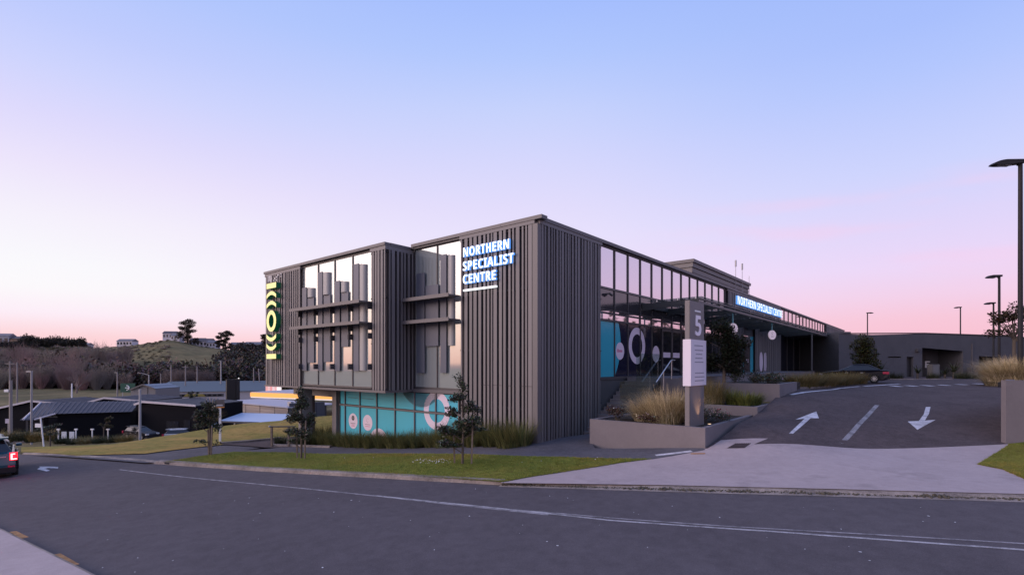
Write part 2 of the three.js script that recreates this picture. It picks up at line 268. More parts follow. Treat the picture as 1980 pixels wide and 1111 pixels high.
// ---- the ground and its surfaces
{ // the terrain sheet, coarser with distance, reaching past the hills
  const xs = [], ds = [];
  for (let x = -900; x < -90; x += 15) xs.push(x); for (let x = -90; x < 90; x += 1.5) xs.push(x); for (let x = 90; x <= 900; x += 15) xs.push(x);
  for (let d = -120; d < -10; d += 10) ds.push(d); for (let d = -10; d < 110; d += 1.5) ds.push(d); for (let d = 110; d <= 620; d += 8) ds.push(d);
  const pos = [], uv = [], idx = [];
  for (const d of ds) for (const x of xs) { pos.push(x, gY(x, d) - (d < 75 && Math.abs(x) < 80 ? 0.14 : 0), -d); uv.push(x, d); }
  for (let j = 0; j < ds.length - 1; j++) for (let i = 0; i < xs.length - 1; i++) { const a = j * xs.length + i, b = a + 1, c = a + xs.length, e = c + 1; idx.push(a, b, c, b, e, c); }
  const g = new THREE.BufferGeometry(); g.setAttribute('position', new THREE.Float32BufferAttribute(pos, 3)); g.setAttribute('uv', new THREE.Float32BufferAttribute(uv, 2)); g.setIndex(idx); g.computeVertexNormals();
  struct('terrain', g, M.hill, 'rough grass valley floor and hillside beyond the street', 'terrain');
}
const farKerb = GP([[-300, 858], [43, 878], [149, 884], [279, 894], [330, 899], [450, 907], [660, 920], [800, 928], [970, 938], [1300, 948], [1640, 957], [1980, 967], [2500, 985]]);
const nk = [[-40, 27], [-22, 18.6], ...GP([[0, 1030], [160, 1111]]), [-2, 5.5], [6, 0.2], [20, -9], [45, -26]];
ground('road', [...farKerb, [60, 3], ...nk.slice().reverse(), [-60, 40]], 0, M.asphalt, 'dark grey asphalt street running across the foreground', 'road', 1.0);
ground('near_footpath', [...nk, [40, -40], [-60, -40], [-60, 28]], 0.1, M.concrete, 'pale concrete footpath at the lower left corner', 'footpath', 1.0);
struct('near_kerb', sweepProfile(resample(nk, 1).map(p => [...p, gY(...p)]), [[0.02, 0.1], [-0.02, 0.1], [-0.06, -0.05]]), M.kerb, 'edge of the near footpath', 'kerb');
const lawnTop = [[318, 892], [452, 873], [560, 874], [660, 877], [800, 876.5], [880, 877], [1000, 881], [1100, 883], [1262, 886]];
const slabEdge = [[1262, 886], [1200, 894], [1100, 910], [1020, 922], [972, 931]];
const kerbTop = [[940, 928.5], [800, 920], [660, 912], [450, 900.5], [360, 894], [318, 892]];
const lawnPoly = GP([...lawnTop, ...slabEdge.slice(1), ...kerbTop], 0.125);
ground('lawn', lawnPoly, 0.125, M.lawn, 'green grass verge between the street and the footpath', 'lawn', 0.5);
ground('footpath', GP([[310, 893], [452, 872], [560, 864], [650, 862], [880, 856], [1046, 850], [1140, 838], [1150, 866], [1361, 866], [1364, 869], [1262, 887], [1100, 890], [880, 890], [660, 890], [452, 880]], 0.118), 0.118, M.path, 'grey asphalt footpath along the foot of the building', 'footpath', 0.5);
ground('left_driveway', GP([[60, 879], [149, 884.5], [279, 894.5], [318, 893], [452, 874], [512, 864], [520, 860], [428, 859], [280, 876], [149, 879]], 0.06), 0.06, M.path, 'grey concrete driveway entrance left of the grass verge', 'driveway', 0.5);
ground('lower_car_park', [...GP([[428, 859], [545, 846], [640, 837]], 0.1), L(12, -24), L(12, -14), L(-0.5, -14), ...GP([[660, 866], [560, 866], [512, 865]], 0.1)], 0.11, M.drive, 'asphalt yard under the raised end of the building', 'car park', 0.6);
ground('grass_bank', [...GP([[40, 874], [149, 880], [280, 876.5], [428, 859.5], [545, 846.5], [640, 837]], 0.1), L(12, -24), [-6, 46], [-10, 53], [-17.2, 50], ...GP([[540, 813], [440, 822], [300, 845], [210, 859], [110, 862], [40, 864]], 0.1)], 0.1, M.bank, 'yellow green grass bank behind the left driveway', 'grass', 0.6);
ground('crossing', GP([[968, 933], [972, 930], [1020, 922], [1100, 910], [1200, 894], [1262, 886], [1361, 867.5], [1954, 858], [1891, 897], [1940, 907], [1985, 926], [2120, 958], [1980, 954.5], [1640, 945.5], [1300, 937.5]], 0.11), 0.11, M.concrete, 'broad pale concrete vehicle crossing', 'driveway', 0.5);
ground('drive_ramp', [...GP([[1361, 868], [1392, 849]], 0.1), L(3.2, 7.0), L(10, 6.9), L(14, 6.5), L(16, 4.2), L(95, 4.2), [90, 80], [70, 30], ...GP([[1954, 858]], 0.1)], 0.105, M.drive, 'dark asphalt ramp rising to the upper car park', 'driveway', 0.7);
ground('right_lawn', [...GP([[1954, 858], [1891, 897], [1940, 907], [1985, 926], [2120, 962]], 0.12), [30, 12], [28, 19]], 0.135, M.lawn, 'corner of green lawn at the right edge below the grey wall', 'lawn', 0.5);
{ // kerb of the verge, with the drain mouth left of it
  const p = resample(GP([[300, 896.5], [360, 900], [450, 907], [660, 920], [800, 928], [972, 937.5]]), 0.5).map(q => [...q, gY(...q)]);
  struct('kerb', sweepProfile(p, [[0.26, 0.08], [0.24, 0.135], [0.05, 0.13], [0.0, 0.1], [-0.03, -0.03]]), M.kerb, 'weathered concrete kerb of the grass verge', 'kerb');
  const q = resample(GP([[43, 878], [149, 884], [279, 894], [300, 896.5]]), 0.5).map(s => [...s, gY(...s)]);
  struct('left_kerb', sweepProfile(q, [[0.26, 0.02], [0.24, 0.09], [0.05, 0.085], [0.0, 0.06], [-0.03, -0.03]]), M.kerb, 'low kerb along the left driveway mouth', 'kerb');
  const lip = resample(GP([[968, 938], [1300, 948], [1640, 957], [1980, 967], [2400, 981]]), 0.5);
  struct('crossing_lip', sweepProfile(lip.map(s => [...s, gY(...s)]), [[0.35, 0.095], [0.2, 0.1], [0.1, 0.075], [0.02, 0.03], [-0.06, 0.012], [-0.2, 0.006]]), M.kerb, 'rough lip where the crossing meets the street', 'kerb');
  const R = rng(71), gs = [], base = new THREE.DodecahedronGeometry(1, 0);
  const NL = 2600, im = new THREE.InstancedMesh(base, std([0.07, 0.062, 0.045], 0.95), NL); const o = new THREE.Object3D();
  for (let i = 0; i < NL; i++) { const k = Math.floor(R() * (lip.length - 1)), t = R(), a = lip[k], b = lip[k + 1], x = mix(a[0], b[0], t) + (R() - 0.5) * 0.1, d = mix(a[1], b[1], t) + 0.03 + (R() + R() - 1) * 0.13; const s = 0.006 + 0.05 * R() * R() * Math.pow(fbm(x * 1.3, d * 1.3, 3), 1.6) * 1.6; o.position.set(x, gY(x, d) + 0.03, -d); o.scale.set(s * 1.6, s * 0.8, s); o.rotation.set(R() * 6, R() * 6, R() * 6); o.updateMatrix(); im.setMatrixAt(i, o.matrix); }
  im.name = 'leaf_litter'; shade(im); tag(im, 'dark leaf litter and moss caught along the crossing lip', 'litter', null, 'stuff'); scene.add(im);
}
// ---- painted markings
const paint = (name, polyPx, off, mat, label) => struct(name, patchGeo(GP(polyPx, 0.1), off, 0.5), mat, label, 'marking');
paint('up_arrow', [[1525.8, 838.6], [1534, 838.6], [1568, 808.6], [1584, 808.8], [1579, 795.6], [1538.8, 811], [1556, 809.6]], 0.112, M.mark, 'white arrow painted on the ramp pointing uphill');
paint('down_arrow', [[1791, 787], [1800, 787], [1797, 800], [1789, 813.2], [1810, 811.7], [1774.7, 831], [1756, 815], [1777.5, 814], [1787, 801]], 0.112, M.mark, 'curved white arrow painted on the ramp pointing downhill');
struct('ramp_centre_line', ribbon(GP([[1628, 857], [1650, 834], [1675, 807], [1697, 783]], 0.1), 0.17, 0.112), M.markWorn, 'worn white centre line on the ramp', 'marking');
struct('car_park_edge_line', ribbon(GP([[1530, 763], [1580, 756], [1625, 750.5], [1662, 747]], 0.1), 0.2, 0.112), M.mark, 'white edge line beside the upper car park bed', 'marking');
struct('car_park_far_line', ribbon(GP([[1672, 746.5], [1740, 742.3]], 0.1), 0.3, 0.112), M.mark, 'white line continuing behind the parked car', 'marking');
for (const [px, py] of [[1732, 746.5], [1762, 746], [1793, 745.5], [1826, 744.6], [1860, 743.4], [1894, 742.2]]) { const [x, d] = G(px, py, 0.1); struct('bay_mark', patchGeo([[x - 0.25, d - 0.5], [x + 0.25, d - 0.5], [x + 0.3, d + 0.5], [x - 0.2, d + 0.5]], 0.113, 0.5), M.mark, 'short white bay mark on the upper car park', 'marking').userData.group = 'bay marks on the upper car park'; }
struct('centre_line', ribbon(resample(GP([[230, 907.5], [470, 933], [720, 958], [1060, 995]]), 1), 0.09, 0.004), M.markWorn, 'thin faded white line along the street', 'marking');
struct('double_line', ribbon(resample(GP([[720, 957.6], [900, 976], [1180, 1006], [1500, 1028], [1980, 1063], [2300, 1085]]), 1), 0.09, 0.007), M.markFaded, 'lower white line of the double centre line', 'marking');
struct('double_line', ribbon(resample(GP([[1000, 986], [1190, 1002], [1400, 1017], [1700, 1034], [1980, 1051], [2300, 1070]]), 1), 0.07, 0.007), M.markWorn, 'upper worn white line of the double centre line', 'marking');
struct('turn_arrow', patchGeo(GP([[112, 902.4], [111, 905.3], [92, 904.6], [86, 906], [96, 909.4], [89, 911], [71, 906.6], [77, 902.6], [74, 901.6], [92, 901.6]]), 0.004, 0.5), M.mark, 'white turn arrow on the street behind the departing car', 'marking');
struct('no_stopping_dash', patchGeo(GP([[17, 1028], [31, 1026.5], [55, 1038], [40, 1041.5]]), 0.004, 0.5), M.markOrange, 'farther worn orange dash beside the near footpath', 'marking');
struct('no_stopping_dash', patchGeo(GP([[100, 1072.5], [116, 1069.5], [153, 1090.5], [133, 1092.5]]), 0.004, 0.5), M.markOrange, 'nearer worn orange dash beside the near footpath', 'marking');
ground('drain_apron', GP([[1368, 867.5], [1394, 851], [1486, 847.5], [1441, 866]], 0.11), 0.116, M.concrete, 'triangular concrete apron round the drain grate', 'apron', 0.4);
{
  const t = thing('drain_grate', 'rusty brown drain grate set in the concrete apron', 'grate');
  const rust = std([0.075, 0.045, 0.04], 0.85);
  const q = GP([[1406, 866], [1422, 857], [1453, 856.5], [1440, 865.5]], 0.12);
  part('frame', patchGeo(q, 0.12, 0.4), M.gapShade, t);
  for (let i = 0; i < 9; i++) { const k0 = (i + 0.2) / 9, k1 = (i + 0.75) / 9, e = (a, b, k) => [mix(a[0], b[0], k), mix(a[1], b[1], k)]; part('bar', patchGeo([e(q[0], q[3], k0), e(q[1], q[2], k0), e(q[1], q[2], k1), e(q[0], q[3], k1)], 0.13, 0.6), rust, t); }
}
struct('path_edge_line', ribbon(GP([[1268, 880], [1300, 876.5], [1338, 872]], 0.12), 0.22, 0.124), M.mark, 'pale line at the end of the footpath', 'marking');
struct('orange_mark', ribbon(GP([[1336, 876.5], [1364, 876]], 0.12), 0.14, 0.116), M.markOrange, 'faint orange survey mark on the crossing', 'marking');
{ // little flecks on the street
  const R = rng(5), o = new THREE.Object3D(), n = 90, im = new THREE.InstancedMesh(new THREE.CircleGeometry(1, 6), M.white, n); im.name = 'gum_spots';
  for (let i = 0; i < n; i++) { const x = -12 + 22 * R(), d = 7.5 + 9 * R(); const s = 0.006 + 0.016 * R() * R(); o.position.set(x, gY(x, d) + 0.004, -d); o.rotation.set(-Math.PI / 2, 0, R() * 6); o.scale.set(s * 1.6, s, s); o.updateMatrix(); im.setMatrixAt(i, o.matrix); }
  shade(im); tag(im, 'pale flecks scattered over the asphalt street', 'flecks', null, 'stuff'); scene.add(im);
}

// ---------------------------------------------------------------- the specialist centre: local x runs along the right face, -z along the left face, y is height
const Y = (v) => EYE + v;                                            // heights below are measured from eye level
const bld = thing('commercial_building', 'long two storey dark building with ribbed cladding, glazing and teal lower windows', 'building', [CX, 0, -CD], BT);
const B = (name, mat, x0, x1, y0, y1, z0, z1) => bx(bld, name, mat, x0, x1, Y(y0), Y(y1), z0, z1);
const TOP = 6.2;
{
  // cores
  B('core_wall', M.dark, 0.3, 93, -1.35, TOP - 0.06, -21.1, -0.3);
  B('lower_wall', M.dark, 0.32, 93, -6.5, -1.36, -15.2, -0.32);
  B('rear_lower_wall', M.dark, 6.5, 93, -6.5, -1.36, -21.08, -15.21);
  B('box_core', M.dark, -1.5, 0.29, -1.3, 5.95, -21.09, -8.3);
  B('soffit', M.dark, -1.7, 6.4, -1.42, -1.31, -21.2, -15.22);
  B('roof', M.dark, -0.02, 93.4, TOP - 0.05, TOP + 0.02, -21.3, 0.02);
  // ribbed cladding: a backing coloured dark for gap shade, with separate ribs standing proud
  const R = rng(3);
  function ribs(n0, n1, y0, y1, place) {                             // place(a, b, y0, y1, depth0, depth1, name, material)
    place(n0, n1, y0, y1, 0.0, 0.02, 'backing_panel', M.gapShade);
    for (let q = 0, m = Math.max(2, Math.round((y1 - y0) / 2.4)); q <= m; q++) { const yy = mix(y0 + 0.08, y1 - 0.08, q / m); place(n0, n1, yy - 0.03, yy + 0.03, 0.021, 0.118, 'cladding_rail', M.gapShade); }
    let a = n0 + 0.02, k = 0;
    while (a < n1 - 0.06) {
      const w = [0.075, 0.125, 0.09, 0.17, 0.12, 0.2, 0.08, 0.14][Math.floor(R() * 8)], gap = 0.07 + 0.08 * R(), b = Math.min(n1 - 0.01, a + w);
      const m = M.clad[Math.floor(R() * 3)];
      place(a, b, y0 + 0.002, y1 - 0.003, 0.12, 0.15 + 0.012 * Math.floor(R() * 2.99), 'cladding_rib', m);
      a = b + gap; k++;
    }
  }
  const LF = (x) => (a, b, y0, y1, d0, d1, n, m) => B(n, m, x - d1, x - d0, y0, y1, -b, -a);        // faces the street (-x)
  const RF = (z) => (a, b, y0, y1, d0, d1, n, m) => B(n, m, a, b, y0, y1, z + d0, z + d1);          // faces right (+z)
  ribs(0.13, 4.5, -4.6, 5.98, LF(0));                                // near corner, left face
  B('corner_post', M.trim, -0.15, 0.12, -4.6, 5.98, -0.12, 0.15);
  B('header_band', M.clad[0], -0.17, 0, 5.985, TOP - 0.06, -4.52, 0.0);
  B('rib_base_joint', M.gapShade, -0.1655, -0.12, -0.93, -0.915, -4.5, -0.13);
  ribs(0.13, 5.24, -4.6, 5.98, RF(0));                               // near corner, right face
  B('header_band', M.clad[0], 0, 5.26, 5.985, TOP - 0.06, 0.0, 0.17);
  ribs(8.16, 9.42, -1.3, 5.8, LF(-1.62));                            // the projecting box
  ribs(16.62, 21.2, -1.3, 5.8, LF(-1.62));
  B('header_band', M.clad[1], -1.79, -1.6, 5.802, 6.0, -9.44, -8.14); B('header_band', M.clad[1], -1.79, -1.6, 5.802, 6.0, -21.25, -16.6);
  ribs(-1.6, -0.02, -1.3, 5.8, (a, b, y0, y1, d0, d1, n, m) => B(n, m, a, b, y0, y1, -8.26 + d0, -8.26 + d1));
  B('header_band', M.clad[1], -1.62, 0, 5.802, 6.0, -8.28, -8.12);
  B('end_wall', M.clad[1], -1.62, 0.28, -1.28, 5.98, -21.26, -21.2);
  B('box_bottom_trim', M.trim, -1.8, -1.3, -1.42, -1.305, -21.28, -8.13);
  B('side_bottom_trim', M.trim, -1.3, -0.02, -1.42, -1.305, -8.3, -8.13);
  // copings, in lengths
  for (let i = 0; i < 4; i++) B('coping', M.trim, -0.2, 0.22, TOP - 0.055, TOP + 0.1, -8.1 + i * 2.075 + 0.004, -8.1 + (i + 1) * 2.075 - (i === 3 ? -0.2 : 0.004));
  for (let i = 0; i < 6; i++) B('box_coping', M.trim, -1.84, -1.5, 6.003, 6.15, -21.32 + i * 2.2 + 0.004, -21.32 + (i + 1) * 2.2 - 0.004);
  B('box_side_coping', M.trim, -1.49, -0.21, 6.003, 6.15, -8.5, -8.1);
  B('box_roof', M.dark, -1.5, 0.3, 5.96, 6.0, -21.2, -8.3);
  for (let i = 0; i < 24; i++) B('side_coping', M.trim, 0.225 + i * 3.89, 0.225 + (i + 1) * 3.89 - 0.008, TOP - 0.055, TOP + 0.1, -0.25, 0.2);

  // ---- left face glazing
  const glaze = (x, s0, s1, y0, y1, n, frame, glass) => {
    const w = (s1 - s0) / n;
    for (let i = 0; i < n; i++) B('pane', glass, x + 0.03, x + 0.05, y0 + 0.05, y1 - 0.05, -(s0 + (i + 1) * w) + 0.02, -(s0 + i * w) - 0.02);
    for (let i = 0; i <= n; i++) { const c = -(s0 + i * w); B('mullion', frame, x - 0.02, x + 0.1, y0, y1, c - 0.028, c + 0.028); }
    B('rail', frame, x - 0.018, x + 0.1, y0 - 0.05, y0 + 0.05, -s1 - 0.03, -s0 + 0.03); B('rail', frame, x - 0.018, x + 0.1, y1 - 0.04, y1 + 0.04, -s1 - 0.03, -s0 + 0.03);
  };
  glaze(-1.64, 9.46, 16.55, -1.2, 5.92, 4, M.frame, M.glassFront);
  glaze(0.04, 4.58, 8.06, -1.2, 6.06, 2, M.frame, M.glassFront);
  B('window_head', M.trim, -0.1, 0.1, 6.06, TOP - 0.06, -8.1, -4.525);
  B('window_sill', M.trim, -0.06, 0.2, -1.43, -1.255, -8.1, -4.55);
  // sun screen: two shelves carrying upright grey panels
  const shelf = (x, s0, s1, y) => { const b = B('sun_shelf', M.trim, x - 0.76, x - 0.02, y, y + 0.07, -s1, -s0); B('shelf_edge', M.trim, x - 0.79, x - 0.762, y - 0.05, y + 0.12, -s1, -s0); return b; };
  shelf(-1.68, 9.4, 16.6, 3.2); shelf(-1.68, 9.4, 16.6, 2.13); shelf(-0.02, 4.6, 8.08, 3.28); shelf(-0.02, 4.6, 8.08, 2.13);
  for (let i = 0; i < 5; i++) for (const y of [3.2, 2.13]) B('shelf_bracket', M.frame, -1.95, -1.66, y - 0.32, y - 0.005, -(9.46 + i * 1.7725) - 0.02, -(9.46 + i * 1.7725) + 0.02);
  for (let i = 0; i < 5; i++) for (const y of [1.35, -0.25]) B('panel_clip', M.dark, -1.93, -1.66, y, y + 0.3, -(9.46 + i * 1.7725) - 0.05, -(9.46 + i * 1.7725) + 0.05);
  const sOf = (px, x) => { const bx0 = CX + Xd[0] * x, bd = CD + Xd[1] * x; return (FOC * bx0 - (px - PX) * bd) / (FOC * Zd[0] + (px - PX) * (-Zd[1])); };
  const screen = (x, px0, px1, y0, y1) => { const s0 = sOf(px1, x), s1 = sOf(px0, x), d = CD + Xd[1] * x + (-Zd[1]) * (s0 + s1) / 2, yt = (PY - y0) / FOC * d, yb = (PY - y1) / FOC * d; B('screen_panel', M.fin, x, x + 0.05, yb, yt, -s1, -s0); };
  for (const q of [[583.7, 592.0, 555.8, 716.5], [614.5, 622.8, 525.8, 716.5], [647, 656.4, 543, 717], [683, 693, 510, 717]]) screen(-1.73, ...q);
  for (const q of [[594.2, 606.6, 575.5, 701.3], [625.4, 638.2, 570, 699.7], [659.6, 673, 564.7, 670.4]]) screen(-1.69, ...q);
  for (const q of [[805, 820.5, 528, 720.8], [822.6, 847, 551, 668.7], [851, 862.6, 491.8, 720.7]]) screen(-0.06, ...q);

  const roll = (x, px0, px1, y0, y1) => { const s0 = sOf(px1, x), s1 = sOf(px0, x), d = CD + Xd[1] * x + (-Zd[1]) * (s0 + s1) / 2, r = (s1 - s0) / 2, yt = (PY - y0) / FOC * d, yb = (PY - y1) / FOC * d; const m = part('screen_roll', new THREE.CylinderGeometry(r, r, yt - yb, 20, 1, false, Math.PI, Math.PI), M.roll, bld); m.position.set(x, Y((yt + yb) / 2), -(s0 + s1) / 2); m.scale.x = 0.6; };
  for (const q of [[597, 608, 557.5, 575], [627, 639, 527.5, 570], [661.5, 673, 545, 565], [697, 709, 512, 716]]) roll(-1.62, ...q);
  roll(0.06, 867, 879, 494, 668);

  // ---- teal lower windows (left face, main plane)
  const t0 = 4.6, tw = 1.66, nT = 7;
  for (let i = 0; i < nT; i++) {
    const a = i < 6 ? 4.75 + i * tw : 14.6, b = i < 6 ? 4.75 + (i + 1) * tw : 15.18, e = i === 5 ? 14.6 : b;
    for (const [y0, y1] of [[-5.4, -2.48], [-2.40, -1.45]]) B('teal_pane', M.teal, 0.06, 0.075, y0 + 0.03, y1 - 0.03, -e + 0.02, -a - 0.02);
    B('mullion', M.trim, -0.01, 0.12, -5.5, -1.44, -a - 0.03, -a + 0.03);
  }
  B('mullion', M.trim, -0.012, 0.12, -5.5, -1.44, -15.25, -15.19);
  B('transom', M.trim, -0.005, 0.118, -2.485, -2.395, -15.185, -4.6);
  // prints on the teal glass
  const disc = (parent, name, r0, r1, pos, ry, mat, start = 0, len = Math.PI * 2) => { const g = r0 > 0 ? new THREE.RingGeometry(r0, r1, 64, 1, start, len) : new THREE.CircleGeometry(r1, 48); const m = part(name, g, mat, parent); m.position.set(...pos); m.rotation.y = ry; return m; };
  const LP = (s, y, k = 0.054) => [k, Y(y), -s];
  disc(bld, 'printed_badge', 0, 0.46, LP(13.8, -3.36), -Math.PI / 2, M.decal); disc(bld, 'printed_badge', 0, 0.46, LP(12.32, -3.36), -Math.PI / 2, M.decal);
  disc(bld, 'badge_emblem', 0.03, 0.15, LP(13.8, -3.18, 0.05), -Math.PI / 2, std([0.06, 0.06, 0.07], 0.5)); disc(bld, 'badge_emblem', 0.1, 0.115, LP(12.32, -3.22, 0.05), -Math.PI / 2, M.decalGrey, 0.5, 4.6);
  for (const [s, y, w, m] of [[13.8, -3.5, 0.5, M.decalGrey], [13.8, -3.58, 0.3, M.decalPink], [13.8, -3.66, 0.36, M.decalPink], [12.32, -3.46, 0.5, M.decalGrey], [12.32, -3.57, 0.46, M.decalPink]]) B('badge_line', m, 0.047, 0.05, y - 0.016, y + 0.016, -s - w / 2, -s + w / 2);
  disc(bld, 'printed_ring', 0.5, 0.9, LP(11.25, -4.5), -Math.PI / 2, M.decal);
  { // the large ring is cut off by the head of the window
    const sh = new THREE.Shape(); const R1 = 0.98, r1 = 0.6, cut = 0.86, a1 = Math.asin(cut / R1); for (let i = 0; i <= 60; i++) { const q = Math.PI - a1 + (Math.PI + 2 * a1) * i / 60; i ? sh.lineTo(Math.cos(q) * R1, Math.sin(q) * R1) : sh.moveTo(Math.cos(q) * R1, Math.sin(q) * R1); } const hl = new THREE.Path(); hl.absarc(0, 0, r1, 0, Math.PI * 2, true); sh.holes.push(hl);
    const g = new THREE.ShapeGeometry(sh, 24); const m = part('printed_ring', g, M.decal, bld); m.position.set(...LP(6.38, -2.32)); m.rotation.y = -Math.PI / 2;
    const gs = []; for (let s = 6.12; s < 9.15; s += 0.085) { const h = 1.93 ** 2 - (s - 7.6) ** 2; if (h < 0) continue; const yb = -0.27 - Math.sqrt(h); if (yb < -1.5) gs.push(new THREE.PlaneGeometry(0.045, -1.48 - yb).translate(s - 7.6, (yb - 1.48) / 2, 0)); }
    const hm = part('printed_hatching', merge(gs), std([0.02, 0.05, 0.055], 0.5), bld); hm.position.set(0.048, EYE, -7.6); hm.rotation.y = -Math.PI / 2; hm.scale.x = -1;
  }
  for (const [s0, s1] of [[14.3, 13.3], [12.9, 11.75]]) B('printed_line', std([0.03, 0.14, 0.17], 0.5), 0.05, 0.054, -1.99, -1.95, -s0, -s1);
  B('edge_beam', M.clad[1], -0.1, 0.3, -2.0, -1.425, -20.7, -15.76);
  // columns at the open end
  B('column', M.clad[1], -1.7, -1.0, -6.2, -1.42, -16.95, -16.6);
  B('column', M.clad[1], -0.16, 0.3, -6.2, -1.42, -15.75, -15.3);
  B('column', M.clad[1], 0.8, 1.5, -6.2, -1.42, -21.1, -20.75);

  // ---- right face: upper windows
  const w = 1.53;
  const upper = (a, n, step, glass) => {
    for (let i = 0; i < n; i++) B('pane', glass, a + i * step + 0.02, a + (i + 1) * step - 0.02, 4.02, 6.02, -0.05, -0.03);
    for (let i = 0; i <= n; i++) B('mullion', M.frame, a + i * step - 0.035, a + i * step + 0.035, 3.96, 6.06, -0.1, 0.03);
    B('rail', M.frame, a, a + n * step, 3.9, 4.0, -0.1, 0.028); B('rail', M.frame, a, a + n * step, 6.04, TOP - 0.06, -0.1, 0.028);
  };
  upper(5.32, 13, w, M.glassSide);
  upper(43.9, 14, 2.1, M.glassSide);
  ribs(25.5, 43.8, 3.9, 5.98, RF(0)); B('header_band', M.clad[0], 25.4, 43.85, 5.985, TOP - 0.06, 0, 0.14);
  ribs(73.5, 93, 3.9, 5.98, RF(0)); B('header_band', M.clad[0], 73.4, 93, 5.985, TOP - 0.06, 0, 0.14);
  // ground floor on the right face
  for (let i = 0; i < 13; i++) {
    const a = 5.32 + i * w, b = a + w, door = i === 5 || i === 6;
    B('spandrel', M.glassSpandrel, a + 0.01, b - 0.01, 2.86, 3.89, -0.05, -0.03);
    B('transom_pane', M.glassSide, a + 0.03, b - 0.03, 2.36, 2.8, -0.06, -0.04);
    B('mullion', M.frame, a - 0.03, a + 0.03, -0.72, 3.895, -0.1, 0.02);
    if (!door) B('pane', i === 0 ? M.tealSide : i < 4 ? M.navy : M.glassDark, a + 0.03, b - 0.03, -0.62, 2.24, -0.06, -0.04);
    else {
      const dr = B('door', M.glassDark, a + 0.05, b - 0.05, -0.66, 2.2, -0.07, -0.04);
      B('door_stile', M.frame, a + 0.03, a + 0.11, -0.66, 2.22, -0.075, 0.0); B('door_stile', M.frame, b - 0.11, b - 0.03, -0.66, 2.22, -0.075, 0.0); B('door_head', M.frame, a + 0.11, b - 0.11, 2.1, 2.22, -0.075, 0.0);
      B('door_notice', M.decal, a + 0.2, b - 0.22, 0.46, 0.78, -0.035, -0.03);
    }
  }
  B('transom', M.frame, 5.3, 25.2, 2.25, 2.35, -0.09, 0.015); B('rail', M.frame, 5.3, 25.2, 2.81, 2.855, -0.09, 0.015);
  B('sill', M.frame, 5.3, 12.95, -0.78, -0.63, -0.1, 0.06); B('sill', M.frame, 16.05, 25.2, -0.78, -0.63, -0.1, 0.06);
  B('plinth', M.dark, 5.26, 25.2, -4.2, -0.785, -0.2, 0.03);
  // prints on the entrance glass
  { const sh = new THREE.Shape(); sh.moveTo(0, -0.62); sh.quadraticCurveTo(1.1, 0.8, 0.42, 2.24); sh.lineTo(0, 2.24); const m = part('printed_curve', new THREE.ShapeGeometry(sh, 24), M.tealSide, bld); m.position.set(6.9, EYE, -0.035); }
  disc(bld, 'printed_ring', 0.66, 1.04, [9.55, Y(1.08), -0.034], 0, M.decal); disc(bld, 'printed_badge', 0, 0.47, [7.5, Y(0.74), -0.03], 0, M.decal); disc(bld, 'printed_badge', 0, 0.5, [12.1, Y(0.65), -0.034], 0, M.decal);
  B('badge_line', M.decalPink, 7.2, 7.75, 0.68, 0.8, -0.029, -0.027); disc(bld, 'badge_emblem', 0, 0.1, [7.26, Y(0.76), -0.026], 0, M.decalPink);
  // far half of the ground floor: ribs, second entrance, dark glass
  ribs(25.4, 29.6, -1.6, 3.86, RF(0)); ribs(33.6, 43.8, -1.6, 3.86, RF(0));
  B('door_recess', M.dark, 29.65, 33.55, -1.6, 3.86, -0.2, -0.08);
  B('teal_pane', M.tealSide, 29.7, 30.5, -1.3, 2.6, -0.06, -0.03); B('teal_pane', M.tealSide, 32.6, 33.5, -1.3, 2.6, -0.06, -0.03);
  B('door', phy([0.05, 0.035, 0.03], 0.1, { ior: 1.6 }), 30.6, 32.5, -1.4, 1.8, -0.07, -0.04); B('door_head', M.trim, 30.5, 32.6, 1.82, 2.1, -0.07, 0.02); B('transom_pane', M.glassSide, 30.6, 32.5, 2.15, 2.6, -0.06, -0.04); B('door_notice', M.decal, 31.2, 32.0, 0.2, 0.5, -0.035, -0.03);
  for (const t of [35.5, 37.0]) { const m = disc(bld, 'wall_badge', 0, 0.62, [t, Y(0.3), 0.17], 0, M.decal); m.scale.y = 1.5; }
  for (let i = 0; i < 14; i++) { const a = 43.9 + i * 3.5; B('dark_pane', M.glassDark, a + 0.04, a + 3.46, -1.5, 3.86, -0.06, -0.03); B('mullion', M.frame, a - 0.04, a + 0.04, -1.6, 3.87, -0.1, 0.03); }
  B('end_wall', M.clad[0], 93.01, 93.1, -4, TOP - 0.06, -21, 0);
  // security camera under the upper windows
  const cam = part('wall_camera', merge([new THREE.CylinderGeometry(0.06, 0.06, 0.26, 10).rotateZ(1.35).translate(0.1, 0, 0.2), new THREE.BoxGeometry(0.06, 0.06, 0.2).translate(0, 0.04, 0.1), new THREE.CylinderGeometry(0.07, 0.07, 0.03, 12).rotateX(Math.PI / 2)]), M.dark, bld); cam.position.set(6.0, Y(3.62), -0.02);
  // rooftop plant screen
  B('plant_screen', M.clad[1], 22.6, 38.2, TOP + 0.02, 7.7, -10, -1.73);
  B('plant_screen_cap', M.trim, 22.4, 38.4, 8.05, 8.3, -10.2, -1.5); B('plant_screen_band', M.clad[0], 22.5, 38.3, 7.7, 8.05, -10.1, -1.62);
  for (let i = 0; i < 9; i++) B('louvre_blade', M.frame, 22.9, 38.1, 6.35 + i * 0.1, 6.4 + i * 0.1, -1.74, -1.69);
  B('plant_screen_rail', M.trim, 22.58, 38.22, 7.3, 7.62, -1.76, -1.69);
  for (const [t, h] of [[33.4, 9.9], [35.5, 9.9], [37.9, 9.0]]) { const a = part('antenna', merge([cyl(0.03, 0.02, 0, h - 6.3, 6), ...(h > 9.5 ? [cyl(0.08, 0.08, h - 6.9, h - 6.3, 8)] : [])]), M.galv, bld); a.position.set(t, Y(6.3), -1.55); }
}

